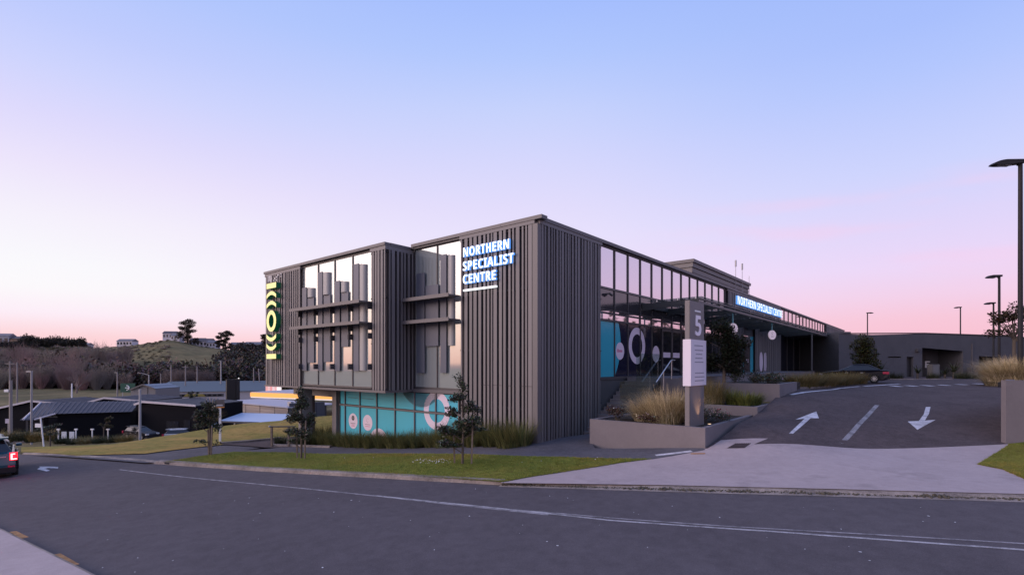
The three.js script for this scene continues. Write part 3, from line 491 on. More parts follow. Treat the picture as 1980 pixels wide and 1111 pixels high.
// ---- glass canopy over the entrances
{
  const t = thing('glass_canopy', 'long steel and glass entrance canopy on the right face of the building', 'canopy', [CX, 0, -CD], BT);
  const C = (name, mat, x0, x1, y0, y1, z0, z1) => bx(t, name, mat, x0, x1, Y(y0), Y(y1), z0, z1);
  for (let i = 0; i < 19; i++) {
    const a = 10.1 + i * 3.55;
    const sh = new THREE.Shape(); sh.moveTo(0.03, 3.1); sh.lineTo(0.03, 3.5); sh.lineTo(3.25, 3.56); sh.lineTo(3.25, 3.34); sh.closePath();
    const g = new THREE.ExtrudeGeometry(sh, { depth: 0.12, bevelEnabled: false }).rotateY(-Math.PI / 2); const m = part('beam', g, M.steel, t); m.position.set(a + 0.06, EYE, 0);
    if (i < 18) C('canopy_pane', M.canopyGlass, a + 0.02, a + 3.53, 3.66, 3.675, 0.25, 3.42);
    for (const z of [0.9, 2.1, 3.1]) { const f = part('glass_fixing', new THREE.CylinderGeometry(0.05, 0.05, 0.1, 10), M.stainless, t); f.position.set(a, Y(3.6), z); }
  }
  C('front_channel', M.trim, 10.0, 75, 3.3, 3.42, 3.26, 3.34); C('front_flange', M.trim, 10.0, 75, 3.52, 3.58, 3.26, 3.38);
  C('purlin', M.steel, 10.0, 75, 3.57, 3.63, 1.2, 1.28); C('purlin', M.steel, 10.0, 75, 3.57, 3.63, 2.3, 2.38);
  C('wall_channel', M.steel, 10.0, 75, 3.3, 3.56, 0.04, 0.12);
  C('solid_soffit', M.dark, 46, 75, 3.22, 3.29, 0.15, 3.25);
  for (const a of [43.8, 62, 74]) C('canopy_post', M.trim, a - 0.06, a + 0.06, -1.6, 3.28, 3.0, 3.12);
}
// ---- steps, landing and balustrades at the entrance
{
  const t = thing('concrete_steps', 'flight of dark concrete steps climbing beside the ribbed corner', 'steps', [CX, 0, -CD], BT);
  for (let i = 0; i < 15; i++) bx(t, 'step', i % 2 ? M.plaster : M.plaster, 3.5 + i * 0.32, 8.32, Y(-3.7), Y(-3.36 + (i + 1) * 0.179), 0.15, 1.9).geometry = UB;
  for (let i = 0; i < 15; i++) bx(t, 'nosing', M.galv, 3.49 + i * 0.32, 3.55 + i * 0.32, Y(-3.36 + (i + 1) * 0.179), Y(-3.355 + (i + 1) * 0.179), 0.16, 1.89);
  const l = thing('entrance_landing', 'raised concrete landing in front of the entrance doors', 'landing', [CX, 0, -CD], BT);
  part('slab', boxGeo(8.33, 45, Y(-2.4), Y(-0.69), 0.06, 3.1), M.plaster, l); part('edge', boxGeo(8.325, 45, Y(-0.689), Y(-0.66), 2.9, 3.12), M.trim, l);
  const g = thing('glass_balustrade', 'clear frameless glass balustrade beside the entrance steps', 'balustrade', [CX, 0, -CD], BT);
  for (const [a, b, y0, y1] of [[3.4, 5.0, -3.2, -0.75], [5.02, 6.4, -2.3, 0.55], [6.42, 7.8, -1.6, 0.55]]) bx(g, 'glass_panel', M.clear, a, b, Y(y0), Y(y1), 2.12, 2.14);
  const h = thing('stair_handrail', 'stainless steel handrail sloping down from the entrance landing', 'handrail', [CX, 0, -CD], BT);
  part('rail', tube([[8.75, Y(0.24), 2.5], [8.3, Y(0.24), 2.5], [8.2, Y(0.2), 2.5], [6.4, Y(-0.86), 2.5]], 0.03, 20), M.stainless, h);
  for (const [a, y] of [[8.3, 0.22], [7.3, -0.34]]) { const p = part('post', cyl(0.025, 0.025, -0.95, 0, 8), M.stainless, h); p.position.set(a, Y(y), 2.5); }
}
// ---- planters stepping up beside the ramp
function planter(label, t0, t1, z0, z1, top, bottom, sideEnd) {
  const p = thing('planter_wall', label, 'planter', [CX, 0, -CD], BT, 'grey planters stepping up beside the ramp');
  const th = 0.2;
  part('front_wall', boxGeo(t0, t0 + th, Y(bottom), Y(top), z0, z1), M.plaster, p);
  part('side_wall', boxGeo(t0 + th + 0.002, sideEnd, Y(bottom), Y(top) - 0.003, z1 - th, z1 - 0.002), M.plaster, p);
  part('inner_wall', boxGeo(t0 + th + 0.002, t1, Y(bottom), Y(top) - 0.003, z0 + 0.002, z0 + th), M.plaster, p);
  part('soil', boxGeo(t0 + th, t1, Y(bottom), Y(top) - 0.07, z0 + th, z1 - th), M.soil, p);
}
planter('lowest grey planter, standing in front at the foot of the ramp', 1.0, 7.1, 2.0, 6.75, -2.25, -4.2, 7.1);
planter('middle grey planter, one step up the ramp', 7.1, 11.3, 2.6, 6.95, -1.88, -3.4, 11.3);
planter('uppermost grey planter, under the dark tree beside the ramp', 11.3, 17.5, 3.2, 6.95, -0.98, -3.2, 15.5);

// ---------------------------------------------------------------- signs
const font = await new FontLoader().loadAsync('fonts/droid/droid_sans_bold.typeface.json');
function lettering(t, text, x0, x1, y, cap, depth, place) {           // letters as separate parts spread over x0..x1
  const capBox = new TextGeometry('N', { font, size: 1, depth: 0.1 }); capBox.computeBoundingBox(); const size = cap / capBox.boundingBox.max.y, made = []; let run = 0;
  for (const ch of text) { const adv = font.data.glyphs[ch].ha / font.data.resolution * size + (ch === ' ' ? 0 : size * 0.03); if (ch !== ' ') made.push([ch, run]); run += adv; }
  const k = (x1 - x0) / run;
  for (const [ch, o] of made) { const g = new TextGeometry(ch, { font, size, depth, curveSegments: 5, bevelEnabled: true, bevelSize: size * 0.018, bevelThickness: 0.004, bevelSegments: 1 }); g.scale(k, 1, 1); const m = part('letter', g, [M.letter, M.letterSide], t); place(m, x0 + o * k, y); }
}
{
  const t = thing('lettering_sign', 'lit white three line lettering with underline on the ribbed corner, left face', 'sign', [CX, 0, -CD], BT);
  const pl = (m, x, y) => { m.rotation.y = -Math.PI / 2; m.position.set(-0.24, Y(y), x); };
  lettering(t, 'NORTHERN', -4.13, -1.2, 5.08, 0.42, 0.1, pl); lettering(t, 'SPECIALIST', -4.13, -0.99, 4.43, 0.42, 0.1, pl); lettering(t, 'CENTRE', -4.13, -2.0, 3.81, 0.42, 0.1, pl);
  bx(t, 'underline', M.letter, -0.3, -0.2, Y(3.47), Y(3.55), -4.13, -2.06);
  for (const [y, a, b] of [[5.29, -4.13, -1.2], [4.64, -4.13, -1.0], [4.02, -4.13, -2.0]]) { const l = new THREE.RectAreaLight(new THREE.Color(0.35, 0.6, 1), 0.7, b - a, 0.4); l.position.set(-0.25, Y(y), (a + b) / 2); l.lookAt(l.position.clone().add(new THREE.Vector3(-1, 0, 0))); t.add(l); l.rotation.set(0, -Math.PI / 2, 0); l.name = 'letter_glow'; }
  const u = thing('lettering_sign', 'lit white single line lettering above the glass canopy, right face', 'sign', [CX, 0, -CD], BT);
  lettering(u, 'NORTHERN SPECIALIST CENTRE', 27.3, 43.5, 5.08, 0.68, 0.14, (m, x, y) => m.position.set(x, Y(y), 0.2));
  const l = new THREE.RectAreaLight(new THREE.Color(0.35, 0.6, 1), 0.7, 16, 0.6); l.position.set(35.4, Y(5.4), 0.36); l.rotation.set(0, Math.PI, 0); l.name = 'letter_glow'; u.add(l);
}
{ // the tall icon at the far left end
  const t = thing('icon_sign', 'tall pale yellow emblem of bars, arcs and a ring with green sides', 'sign', [CX, 0, -CD], BT);
  const yAt = (zy) => { const py = 400 + zy / 3.7033; return (PY - py) / FOC * 32.7; };
  const sh = (pts) => { const s = new THREE.Shape(); pts.forEach((p, i) => i ? s.lineTo(...p) : s.moveTo(...p)); return s; };
  const put = (shape, name = 'emblem_piece') => { const g = new THREE.ExtrudeGeometry(shape, { depth: 0.32, bevelEnabled: false, curveSegments: 24 }); const m = part(name, g, [M.iconFace, M.iconSide], t); m.rotation.y = -Math.PI / 2; m.position.set(-1.8, EYE, -19.63); };
  const w = 0.65, bar = (a, b) => put(sh([[-w, yAt(a)], [w, yAt(a)], [w, yAt(b)], [-w, yAt(b)]]), 'emblem_bar');
  bar(545, 582); bar(1052, 1086);
  const arc = (a, b, up) => { const y0 = yAt(b), y1 = yAt(a), th = (y1 - y0) * 0.5, pts = []; for (let i = 0; i <= 16; i++) { const u = -1 + i / 8; pts.push([u * w, up ? y1 - (y1 - y0 - th) * u * u : y0 + (y1 - y0 - th) * u * u]); } for (let i = 16; i >= 0; i--) { const u = -1 + i / 8; pts.push([u * w, up ? y1 - th - (y1 - y0 - th) * u * u : y0 + th + (y1 - y0 - th) * u * u]); } put(sh(pts), 'emblem_arc'); };
  arc(603, 655, true); arc(672, 724, true); arc(908, 962, false); arc(976, 1027, false);
  { const cy = (yAt(740) + yAt(892)) / 2, ry = (yAt(740) - yAt(892)) / 2, s = new THREE.Shape(), h = new THREE.Path(); s.absellipse(0, cy, w, ry, 0, Math.PI * 2); h.absellipse(0, cy, w * 0.52, ry * 0.62, 0, Math.PI * 2, true); s.holes.push(h); put(s, 'emblem_ring'); }
  for (const s of [-0.45, 0.45]) bx(t, 'mounting_rail', M.galv, -1.83, -1.77, Y(0.5), Y(5.3), -19.63 + s - 0.03, -19.63 + s + 0.03);
  // small white strokes above it
  const k = thing('small_lettering', 'small thin white marks on the cladding above the tall emblem', 'sign', [CX, 0, -CD], BT);
  for (const [s, y0, y1] of [[20.75, 5.45, 5.85], [20.55, 5.5, 5.85], [20.35, 5.42, 5.82], [19.95, 5.42, 5.52], [19.85, 5.55, 5.65], [19.6, 5.42, 5.52], [19.6, 5.62, 5.72], [19.4, 5.72, 5.82], [19.0, 5.6, 5.68], [19.0, 5.74, 5.84]]) bx(k, 'stroke', M.white, -1.8, -1.77, Y(y0 - 0.02), Y(y1 - 0.02), -s - 0.04, -s + 0.04);
}
{ // entrance pylon
  const t = thing('sign_pylon', 'tall grey sign pylon with white number 5 and white directory box', 'sign', [CX, 0, -CD], BT);
  const P = (n, m, a, b, c, d, e, f) => bx(t, n, m, a, b, Y(c), Y(d), e, f);
  part('shaft', boxGeo(1.25, 2.75, Y(-2.4), Y(2.38), 5.92, 6.1), std([0.15, 0.135, 0.14], 0.55), t); P('edge_groove', M.frame, 1.245, 1.265, -2.4, 2.381, 6.085, 6.102);
  const box = P('directory_box', std([0.62, 0.58, 0.66], 0.4), 1.2, 2.82, -0.78, 0.94, 5.86, 6.16);
  const fg = new TextGeometry('5', { font, size: 1.0, depth: 0.03, curveSegments: 10 }); fg.computeBoundingBox(); { const b = fg.boundingBox; fg.translate(-b.min.x, -b.min.y, 0).scale(0.6 / (b.max.x - b.min.x), 0.77 / (b.max.y - b.min.y), 1); }
  const five = part('number', fg, std([0.8, 0.74, 0.8], 0.5), t); five.position.set(1.78, Y(1.1), 6.1);
  P('small_line', M.white, 1.75, 2.35, 2.0, 2.06, 6.1, 6.112);
  const ink = std([0.22, 0.22, 0.27], 0.6), R = rng(8);
  for (const [y, a, b] of [[0.72, 1.55, 2.45], [0.55, 1.6, 2.5], [0.4, 1.7, 2.4], [0.25, 1.65, 2.45], [0.1, 1.6, 2.5], [-0.31, 1.62, 2.55], [-0.46, 1.6, 2.62], [-0.6, 1.6, 2.6]]) for (let x = a; x < b - 0.03;) { const w = 0.04 + 0.06 * R(); P('directory_line', ink, x, Math.min(b, x + w), y - 0.018, y + 0.018, 6.16, 6.164); x += w + 0.02; }
  const lampPos = [2.25, Y(-2.26), 6.48];
  const l = thing('ground_uplight', 'small glowing warm uplight at the foot of the number pylon', 'lamp', [CX, 0, -CD], BT);
  const s = part('housing', cyl(0.07, 0.08, -0.1, 0.02, 14), M.dark, l); s.position.set(...lampPos);
  const lens = part('lens', new THREE.CircleGeometry(0.06, 16).rotateX(-Math.PI / 2), glow([1, 0.66, 0.36], 2.5), l); lens.position.set(lampPos[0], lampPos[1] + 0.024, lampPos[2]);
  const sp = new THREE.SpotLight(new THREE.Color(1, 0.58, 0.32), 5.0, 4, 0.5, 0.9, 2); sp.position.set(lampPos[0], lampPos[1] + 0.04, lampPos[2]); sp.target.position.set(2.0, Y(-1.35), 6.1); sp.castShadow = true; sp.name = 'uplight_beam'; l.add(sp, sp.target);
}
// round signs hung under the canopy edge
[[10.9, -0.02, 'leftmost, half hidden by the pylon', 0], [17.0, 0.12, 'patterned like a photograph of two birds in flight', 1], [27.2, -0.15, 'with a small grey emblem, rightmost of three', 2]].forEach(([tt, dy, what, k]) => {
  const t = thing('hanging_sign', `round white sign hung under the glass canopy, ${['leftmost and half behind the number pylon', 'middle one with dark brown print', 'rightmost with small grey emblem'][k]}`, 'sign', [CX, 0, -CD], BT, 'round signs hung under the canopy');
  const r = k === 0 ? 0.42 : 0.37, c = [tt, Y(2.33 + [0.05, -0.02, 0.05][k]), 3.0];
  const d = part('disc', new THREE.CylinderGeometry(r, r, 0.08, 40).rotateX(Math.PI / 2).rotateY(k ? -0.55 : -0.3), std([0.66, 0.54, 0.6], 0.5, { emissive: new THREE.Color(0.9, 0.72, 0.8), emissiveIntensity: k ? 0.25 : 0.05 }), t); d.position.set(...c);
  bx(t, 'hanger', std([0.1, 0.3, 0.34], 0.5), tt - 0.05, tt + 0.05, c[1] + r - 0.02, Y(3.3), 2.97, 3.03);
  const ry = k ? -0.55 : -0.3, face = new THREE.Group(); face.name = 'print'; face.position.set(c[0], c[1], c[2]); face.rotation.y = ry; t.add(face);
  const ink = k === 1 ? std([0.06, 0.03, 0.03], 0.6) : M.decalGrey;
  if (k === 1) { const R = rng(44); for (const [x, y, w, h, a] of [[-0.16, 0.0, 0.4, 0.13, 0.25], [0.02, 0.06, 0.34, 0.11, 0.6], [-0.2, 0.14, 0.2, 0.07, 0.7], [0.06, 0.18, 0.16, 0.06, -0.5], [0.04, -0.26, 0.3, 0.05, 0.15], [-0.1, -0.2, 0.16, 0.05, 0.5], [-0.25, -0.1, 0.12, 0.1, 0]]) { const m = part('print_shape', new THREE.CircleGeometry(0.5, 14), ink, face); m.scale.set(w, h, 1); m.position.set(x, y, 0.043); m.rotation.z = a; } }
  else { const m = part('emblem', new THREE.RingGeometry(0.06, 0.09, 20, 1, 0.4, 5.2), ink, face); m.position.set(0, 0.13, 0.043); for (const y of [-0.06, -0.16]) { const q = part('print_line', UB, M.decalGrey, face); q.scale.set(0.3, 0.025, 0.003); q.position.set(0, y, 0.042); } }
});
{ // drain mouth in the kerb at the left end of the verge
  const t = thing('kerb_drain', 'dark drain mouth in the kerb at the left tip of the verge', 'drain');
  for (const px of [324, 341]) { const [x, d] = G(px, 897.5), q = part('slot', UB, M.gapShade, t); q.scale.set(0.28, 0.07, 0.12); q.position.set(x, gY(x, d) + 0.06, -d + 0.0); q.rotation.y = -0.38; }
}

// ---------------------------------------------------------------- plants
function bladeGeo(list) {                                            // list of {p, yaw, h, lean, w, droop, c}; each blade is a bent tapering strip of 3 segments
  const pos = [], col = [], nor = [];
  for (const { p, yaw, h, lean, w, droop, c, c2 } of list) {
    const cx = Math.cos(yaw), cz = Math.sin(yaw), sx = -cz, sz = cx, pts = [];
    for (let i = 0; i <= 3; i++) { const t = i / 3, out = lean * t + droop * t * t, up = h * (t - 0.5 * droop / Math.max(h, 0.01) * t * t * t); pts.push([p[0] + cx * out, p[1] + up, p[2] + cz * out, w * (1 - t * 0.92), t]); }
    for (let i = 0; i < 3; i++) {
      const a = pts[i], b = pts[i + 1], q = [[a, -1], [a, 1], [b, 1], [a, -1], [b, 1], [b, -1]];
      for (const [v, s] of q) { pos.push(v[0] + sx * s * v[3] / 2, v[1], v[2] + sz * s * v[3] / 2); const k = v[4]; col.push(mix(c[0], c2[0], k), mix(c[1], c2[1], k), mix(c[2], c2[2], k)); }
    }
  }
  const g = new THREE.BufferGeometry(); g.setAttribute('position', new THREE.Float32BufferAttribute(pos, 3)); g.setAttribute('color', new THREE.Float32BufferAttribute(col, 3)); g.computeVertexNormals(); return g;
}
function clumpGeo(seed, n, h, r, w, spread, pal, flop = 1) {
  const R = rng(seed), list = [];
  for (let i = 0; i < n; i++) {
    const yaw = R() * Math.PI * 2, q = Math.sqrt(R()) * r, ax = R() * Math.PI * 2, c = pal[Math.floor(R() * pal.length)], v = 0.75 + 0.5 * R();
    const hh = h * (0.55 + 0.5 * R()), base = c.map(k => k * v);
    list.push({ p: [Math.cos(ax) * q, -0.02, Math.sin(ax) * q], yaw: mix(yaw, ax, 0.75), h: hh, lean: spread * (0.2 + R()) * 0.5, droop: spread * flop * R() * 0.8, w: w * (0.7 + 0.6 * R()), c: base, c2: base.map((k, j) => k * [1.25, 1.12, 0.95][j]) });
  }
  return bladeGeo(list);
}
const palGreen = [[0.083, 0.103, 0.037], [0.109, 0.116, 0.042], [0.066, 0.083, 0.033], [0.150, 0.142, 0.059]];
const palTan = [[0.47, 0.41, 0.28], [0.55, 0.48, 0.34], [0.36, 0.31, 0.19], [0.2, 0.18, 0.09], [0.42, 0.35, 0.23]];
const palFlax = [[0.115, 0.154, 0.038], [0.163, 0.182, 0.054], [0.086, 0.106, 0.035]];
const palDark = [[0.037, 0.048, 0.024], [0.051, 0.060, 0.027], [0.031, 0.034, 0.020]];
const palDry = [[0.196, 0.155, 0.065], [0.131, 0.122, 0.049], [0.245, 0.188, 0.090]];
const clumpVar = {
  green: [0, 1, 2].map(i => clumpGeo(200 + i, 520, 0.95, 0.34, 0.013, 0.55, palGreen, 1.1)),
  tan: [0, 1].map(i => clumpGeo(210 + i, 1500, 1.15, 0.42, 0.012, 0.95, palTan, 1.1)),
  flax: [0, 1].map(i => clumpGeo(220 + i, 260, 1.0, 0.25, 0.035, 0.7, palFlax, 0.9)),
  dark: [0, 1].map(i => clumpGeo(230 + i, 420, 0.8, 0.4, 0.016, 0.5, palDark, 1)),
  dry: [0, 1].map(i => clumpGeo(240 + i, 700, 0.8, 0.5, 0.014, 0.6, palDry, 1)),
};
function clump(kind, i, x, d, y, s, label, group, sy = 1, turn = 0) {
  const t = topMesh('grass_clump', clumpVar[kind][i % clumpVar[kind].length], M.blade, label, 'plant', group); t.position.set(x, y, -d); t.scale.set(s, s * sy, s); t.rotation.y = turn; return t;
}
function leafCloud(seed, blobs, n, size, pal, flat = 0.5) {           // many small folded leaves through the volumes of several blobs
  const R = rng(seed), pos = [], col = [], nor = []; let tot = 0; blobs.forEach(b => tot += b[3] * b[4] * b[5]);
  for (const [bx0, by, bz, rx, ry, rz] of blobs) {
    const m = Math.round(n * rx * ry * rz / tot);
    for (let i = 0; i < m; i++) {
      let x, y, z, q; do { x = R() * 2 - 1; y = R() * 2 - 1; z = R() * 2 - 1; q = x * x + y * y + z * z; } while (q > 1 || q < 0.12 * R());
      const P = [bx0 + x * rx, by + y * ry, bz + z * rz], s = size * (0.6 + 0.8 * R()), c = pal[Math.floor(R() * pal.length)].map(k => k * (0.7 + 0.6 * R()));
      const a = R() * 6.283, e = (R() - 0.35) * 1.6, u = [Math.cos(a) * Math.cos(e), Math.sin(e), Math.sin(a) * Math.cos(e)], b2 = R() * 6.283;
      let v = [Math.cos(b2), 0.3 * (R() - 0.5), Math.sin(b2)]; const dt = u[0] * v[0] + u[1] * v[1] + u[2] * v[2]; v = v.map((k, j) => k - dt * u[j]); const vl = Math.hypot(...v) || 1; v = v.map(k => k / vl * flat);
      const nn = [u[1] * v[2] - u[2] * v[1], u[2] * v[0] - u[0] * v[2], u[0] * v[1] - u[1] * v[0]], nl = Math.hypot(...nn) || 1, N = nn.map(k => -k / nl);
      const A = P, Bq = P.map((k, j) => k + (u[j] * 0.5 + v[j] * 0.5) * s), Cq = P.map((k, j) => k + u[j] * s), D = P.map((k, j) => k + (u[j] * 0.5 - v[j] * 0.5) * s);
      for (const w of [A, Bq, Cq, A, Cq, D]) { pos.push(...w); col.push(...c); nor.push(...N); }
    }
  }
  const g = new THREE.BufferGeometry(); g.setAttribute('position', new THREE.Float32BufferAttribute(pos, 3)); g.setAttribute('color', new THREE.Float32BufferAttribute(col, 3)); g.setAttribute('normal', new THREE.Float32BufferAttribute(nor, 3)); return g;
}
function limb(a, b, r0, r1, seg = 6) { const va = new THREE.Vector3(...a), vb = new THREE.Vector3(...b), len = va.distanceTo(vb), g = new THREE.CylinderGeometry(r1, r0, len, seg, 1); g.translate(0, len / 2, 0); g.applyQuaternion(new THREE.Quaternion().setFromUnitVectors(new THREE.Vector3(0, 1, 0), vb.clone().sub(va).normalize())); g.translate(...a); return g; }
const palTree = [[0.038, 0.049, 0.028], [0.055, 0.066, 0.038], [0.076, 0.082, 0.063], [0.028, 0.036, 0.022], [0.124, 0.124, 0.102]];
const palOlive = [[0.056, 0.050, 0.022], [0.039, 0.039, 0.018], [0.073, 0.056, 0.028]];

// lawn blades
{
  const R = rng(31), g = clumpGeo(33, 7, 0.055, 0.03, 0.008, 0.04, [[0.15, 0.195, 0.034], [0.185, 0.215, 0.044], [0.115, 0.16, 0.03], [0.24, 0.22, 0.07]], 0.6);
  const inside = (x, y, P) => { let c = false; for (let i = 0, j = P.length - 1; i < P.length; j = i++) if ((P[i][1] > y) !== (P[j][1] > y) && x < (P[j][0] - P[i][0]) * (y - P[i][1]) / (P[j][1] - P[i][1]) + P[i][0]) c = !c; return c; };
  const spots = [], right = GP([[1954, 858], [1891, 897], [1940, 907], [1985, 926], [2060, 945], [2060, 858]], 0.12);
  for (const [P, n] of [[lawnPoly, 26000], [right, 7000]]) { const xs = P.map(p => p[0]), ds = P.map(p => p[1]), x0 = Math.min(...xs), x1 = Math.max(...xs), d0 = Math.min(...ds), d1 = Math.max(...ds); let k = 0, tries = 0; while (k < n && tries++ < n * 12) { const x = mix(x0, x1, R()), d = mix(d0, d1, R()); if (inside(x, d, P)) { spots.push([x, d]); k++; } } }
  const im = new THREE.InstancedMesh(g, M.blade, spots.length), o = new THREE.Object3D(), c = new THREE.Color();
  // heights on a coarse lattice are enough here
  const memo = new Map(), hy = (x, d) => { const i = Math.floor(x * 2), j = Math.floor(d * 2), f = (a, b) => { const k = a * 4096 + b; let v = memo.get(k); if (v === undefined) memo.set(k, v = gY(a / 2, b / 2)); return v; }, u = x * 2 - i, v = d * 2 - j; return mix(mix(f(i, j), f(i + 1, j), u), mix(f(i, j + 1), f(i + 1, j + 1), u), v); };
  spots.forEach(([x, d], i) => { const k = fbm(x * 0.6, d * 0.6, 41); o.position.set(x, hy(x, d) + 0.125, -d); o.rotation.set(0, R() * 6, 0); const s = 0.6 + 0.9 * k * R() + 0.3 * R(); o.scale.set(s * 1.3, s, s * 1.3); o.updateMatrix(); im.setMatrixAt(i, o.matrix); const q = 0.75 + 0.5 * fbm(x * 0.9, d * 0.9, 43), dry = sstep(0.5, 0.75, fbm(x * 0.35, d * 0.35, 47)); im.setColorAt(i, c.setRGB(q * (1 + 0.4 * dry), q, q)); });
  im.name = 'lawn_grass'; shade(im); tag(im, 'short mown grass blades of the verge and corner lawn', 'grass', null, 'stuff'); scene.add(im);
  const dn = 70, dm = new THREE.InstancedMesh(new THREE.CircleGeometry(0.011, 6).rotateX(-0.9), M.white, dn); for (let i = 0; i < dn; i++) { const q = i < 60 ? G(800 + 70 * R() + 12 * (R() - 0.5), 890 + 9 * R(), 0.12) : G(640 + 600 * R(), 884 + 14 * R(), 0.12); o.position.set(q[0], gY(...q) + 0.19, -q[1]); o.scale.setScalar(0.7 + 0.6 * R()); o.rotation.set(0, 0, 0); o.updateMatrix(); dm.setMatrixAt(i, o.matrix); }
  dm.name = 'daisies'; tag(dm, 'tiny white daisies scattered in the verge grass', 'flowers', null, 'stuff'); shade(dm); scene.add(dm);
}
// row of clumps along the foot of the left face
{
  const R = rng(61), ord = ['first', 'second', 'third', 'fourth', 'fifth', 'sixth', 'seventh', 'eighth', 'ninth', 'tenth', 'eleventh', 'twelfth', 'thirteenth', 'fourteenth', 'fifteenth', 'sixteenth', 'seventeenth'];
  for (let i = 0; i < 17; i++) {
    const s = 0.4 + i * 0.94, out = 0.62 + 0.16 * R(), [x, d] = L(-out, -s), big = i < 5 ? 1.15 : 0.8;
    clump('green', i, x, d, gY(x, d) + 0.1, 1.25 * big * (0.92 + 0.2 * R()), `dark green grass clump along the left face, ${ord[i]} from the ribbed corner`, 'grass clumps along the left face', 1.0, R() * 6);
  }
  for (let i = 0; i < 17; i++) { const s = 0.2 + i * 0.95, [x, d] = L(-1.05 - 0.2 * R(), -s - 0.4); clump('green', i + 1, x, d, gY(x, d) + 0.09, 1.05 + 0.3 * R(), `lower dark grass clump at the footpath edge, ${ord[i]} from the ribbed corner`, 'grass clumps at the footpath edge', 0.85, R() * 6); }
  [[-1.6, -16.3, 1.1], [-0.4, -17.6, 1.3], [1.0, -18.6, 1.4], [-2.3, -15.6, 0.9], [-2.6, -17.4, 0.8]].forEach(([t, z, s], i) => { const [x, d] = L(t, z); clump('dark', i, x, d, gY(x, d) + 0.1, s, `dark bushy grass under the raised end, ${['beside the columns', 'behind the staked tree', 'deepest under the building', 'beside the teal windows', 'near the low rail'][i]}`, 'bushes under the raised end', 1.0, i); });
}
// young staked trees on the verge
function stakedTree(label, px, py, h, w, seed, stakes, blobs, leaves = 1500) {
  const [x, d] = G(px, py, 0.12), y = gY(x, d) + 0.12, R = rng(seed);
  const t = thing('young_tree', label, 'tree', [x, y, -d], 0, 'young staked trees on the grass verge');
  const gs = [limb([0, -0.05, 0], [0.03, h * 0.35, 0.02], 0.05, 0.04), limb([0.03, h * 0.35, 0.02], [-0.02, h * 0.9, 0], 0.04, 0.012)];
  for (const b of blobs) gs.push(limb([0, Math.max(0.3, b[1] * h - 0.35), 0], [b[0] * w, b[1] * h, b[2] * w], 0.022, 0.008, 5));
  part('trunk', merge(gs), M.bark, t);
  const bl = []; blobs.forEach(b => { for (let k = 0; k < 5; k++) bl.push([b[0] * w + (R() - 0.5) * 1.3 * b[3] * w, b[1] * h + (R() - 0.5) * 0.9 * b[4] * h, b[2] * w + (R() - 0.5) * 0.6 * w * b[3], b[3] * w * (0.3 + 0.3 * R()), b[4] * h * (0.3 + 0.3 * R()), b[3] * w * 0.45]); });
  part('crown', leafCloud(seed, bl, leaves, 0.088, palTree, 0.62), M.leaf, t);
  stakes.forEach(([sx, sh, lab], i) => { const k = topMesh('tree_stake', merge([new THREE.BoxGeometry(0.055, sh, 0.055).translate(0, sh / 2 - 0.1, 0)].map(metreUV)), M.wood, lab, 'stake', 'wooden tree stakes'); k.position.set(x + sx, y, -d + 0.16 * (i % 2 ? 1 : -1)); k.rotation.z = (i % 2 ? -1 : 1) * 0.03; });
}
stakedTree('tall slim young tree between three stakes in front of the ribbed corner', 894, 896, 3.3, 1.35, 301, [[-0.3, 1.25, 'left stake of the tree before the ribbed corner'], [0.34, 1.75, 'right stake of the tree before the ribbed corner']],
  [[0, 0.86, 0, 0.2, 0.12], [-0.1, 0.72, 0.1, 0.3, 0.1], [0.22, 0.62, 0, 0.32, 0.1], [-0.3, 0.55, -0.1, 0.28, 0.1], [0.1, 0.46, 0.15, 0.4, 0.1], [-0.4, 0.36, 0, 0.34, 0.09], [0.45, 0.37, 0.05, 0.26, 0.05], [0, 0.33, -0.1, 0.35, 0.09], [-0.35, 0.22, 0.1, 0.4, 0.06], [-0.12, 0.95, 0, 0.12, 0.06]], 5200);
stakedTree('bushy young tree between stakes in front of the open left end', 582, 886, 3.3, 1.15, 302, [[-0.24, 1.2, 'left stake of the tree before the open end'], [0.22, 1.8, 'right stake of the tree before the open end']],
  [[-0.05, 0.88, 0, 0.2, 0.14], [0, 0.72, 0, 0.36, 0.15], [-0.15, 0.55, 0.1, 0.42, 0.14], [0.2, 0.5, -0.1, 0.36, 0.14], [-0.2, 0.36, 0, 0.42, 0.11], [0.12, 0.32, 0.1, 0.34, 0.1], [-0.42, 0.24, 0, 0.26, 0.05]], 5200);
stakedTree('small leaning young tree with a round crown at the left driveway', 405, 879, 2.75, 1.2, 303, [[-0.14, 1.3, 'left stake of the tree by the left driveway'], [0.16, 1.5, 'right stake of the tree by the left driveway']],
  [[-0.12, 0.85, 0, 0.36, 0.13], [-0.25, 0.7, 0.1, 0.42, 0.13], [0.15, 0.7, 0, 0.32, 0.14], [-0.42, 0.5, 0, 0.3, 0.07], [0.3, 0.46, 0, 0.24, 0.1], [0, 0.55, 0, 0.34, 0.12], [-0.35, 0.22, 0, 0.26, 0.05], [0.25, 0.2, 0, 0.1, 0.08]], 4000);

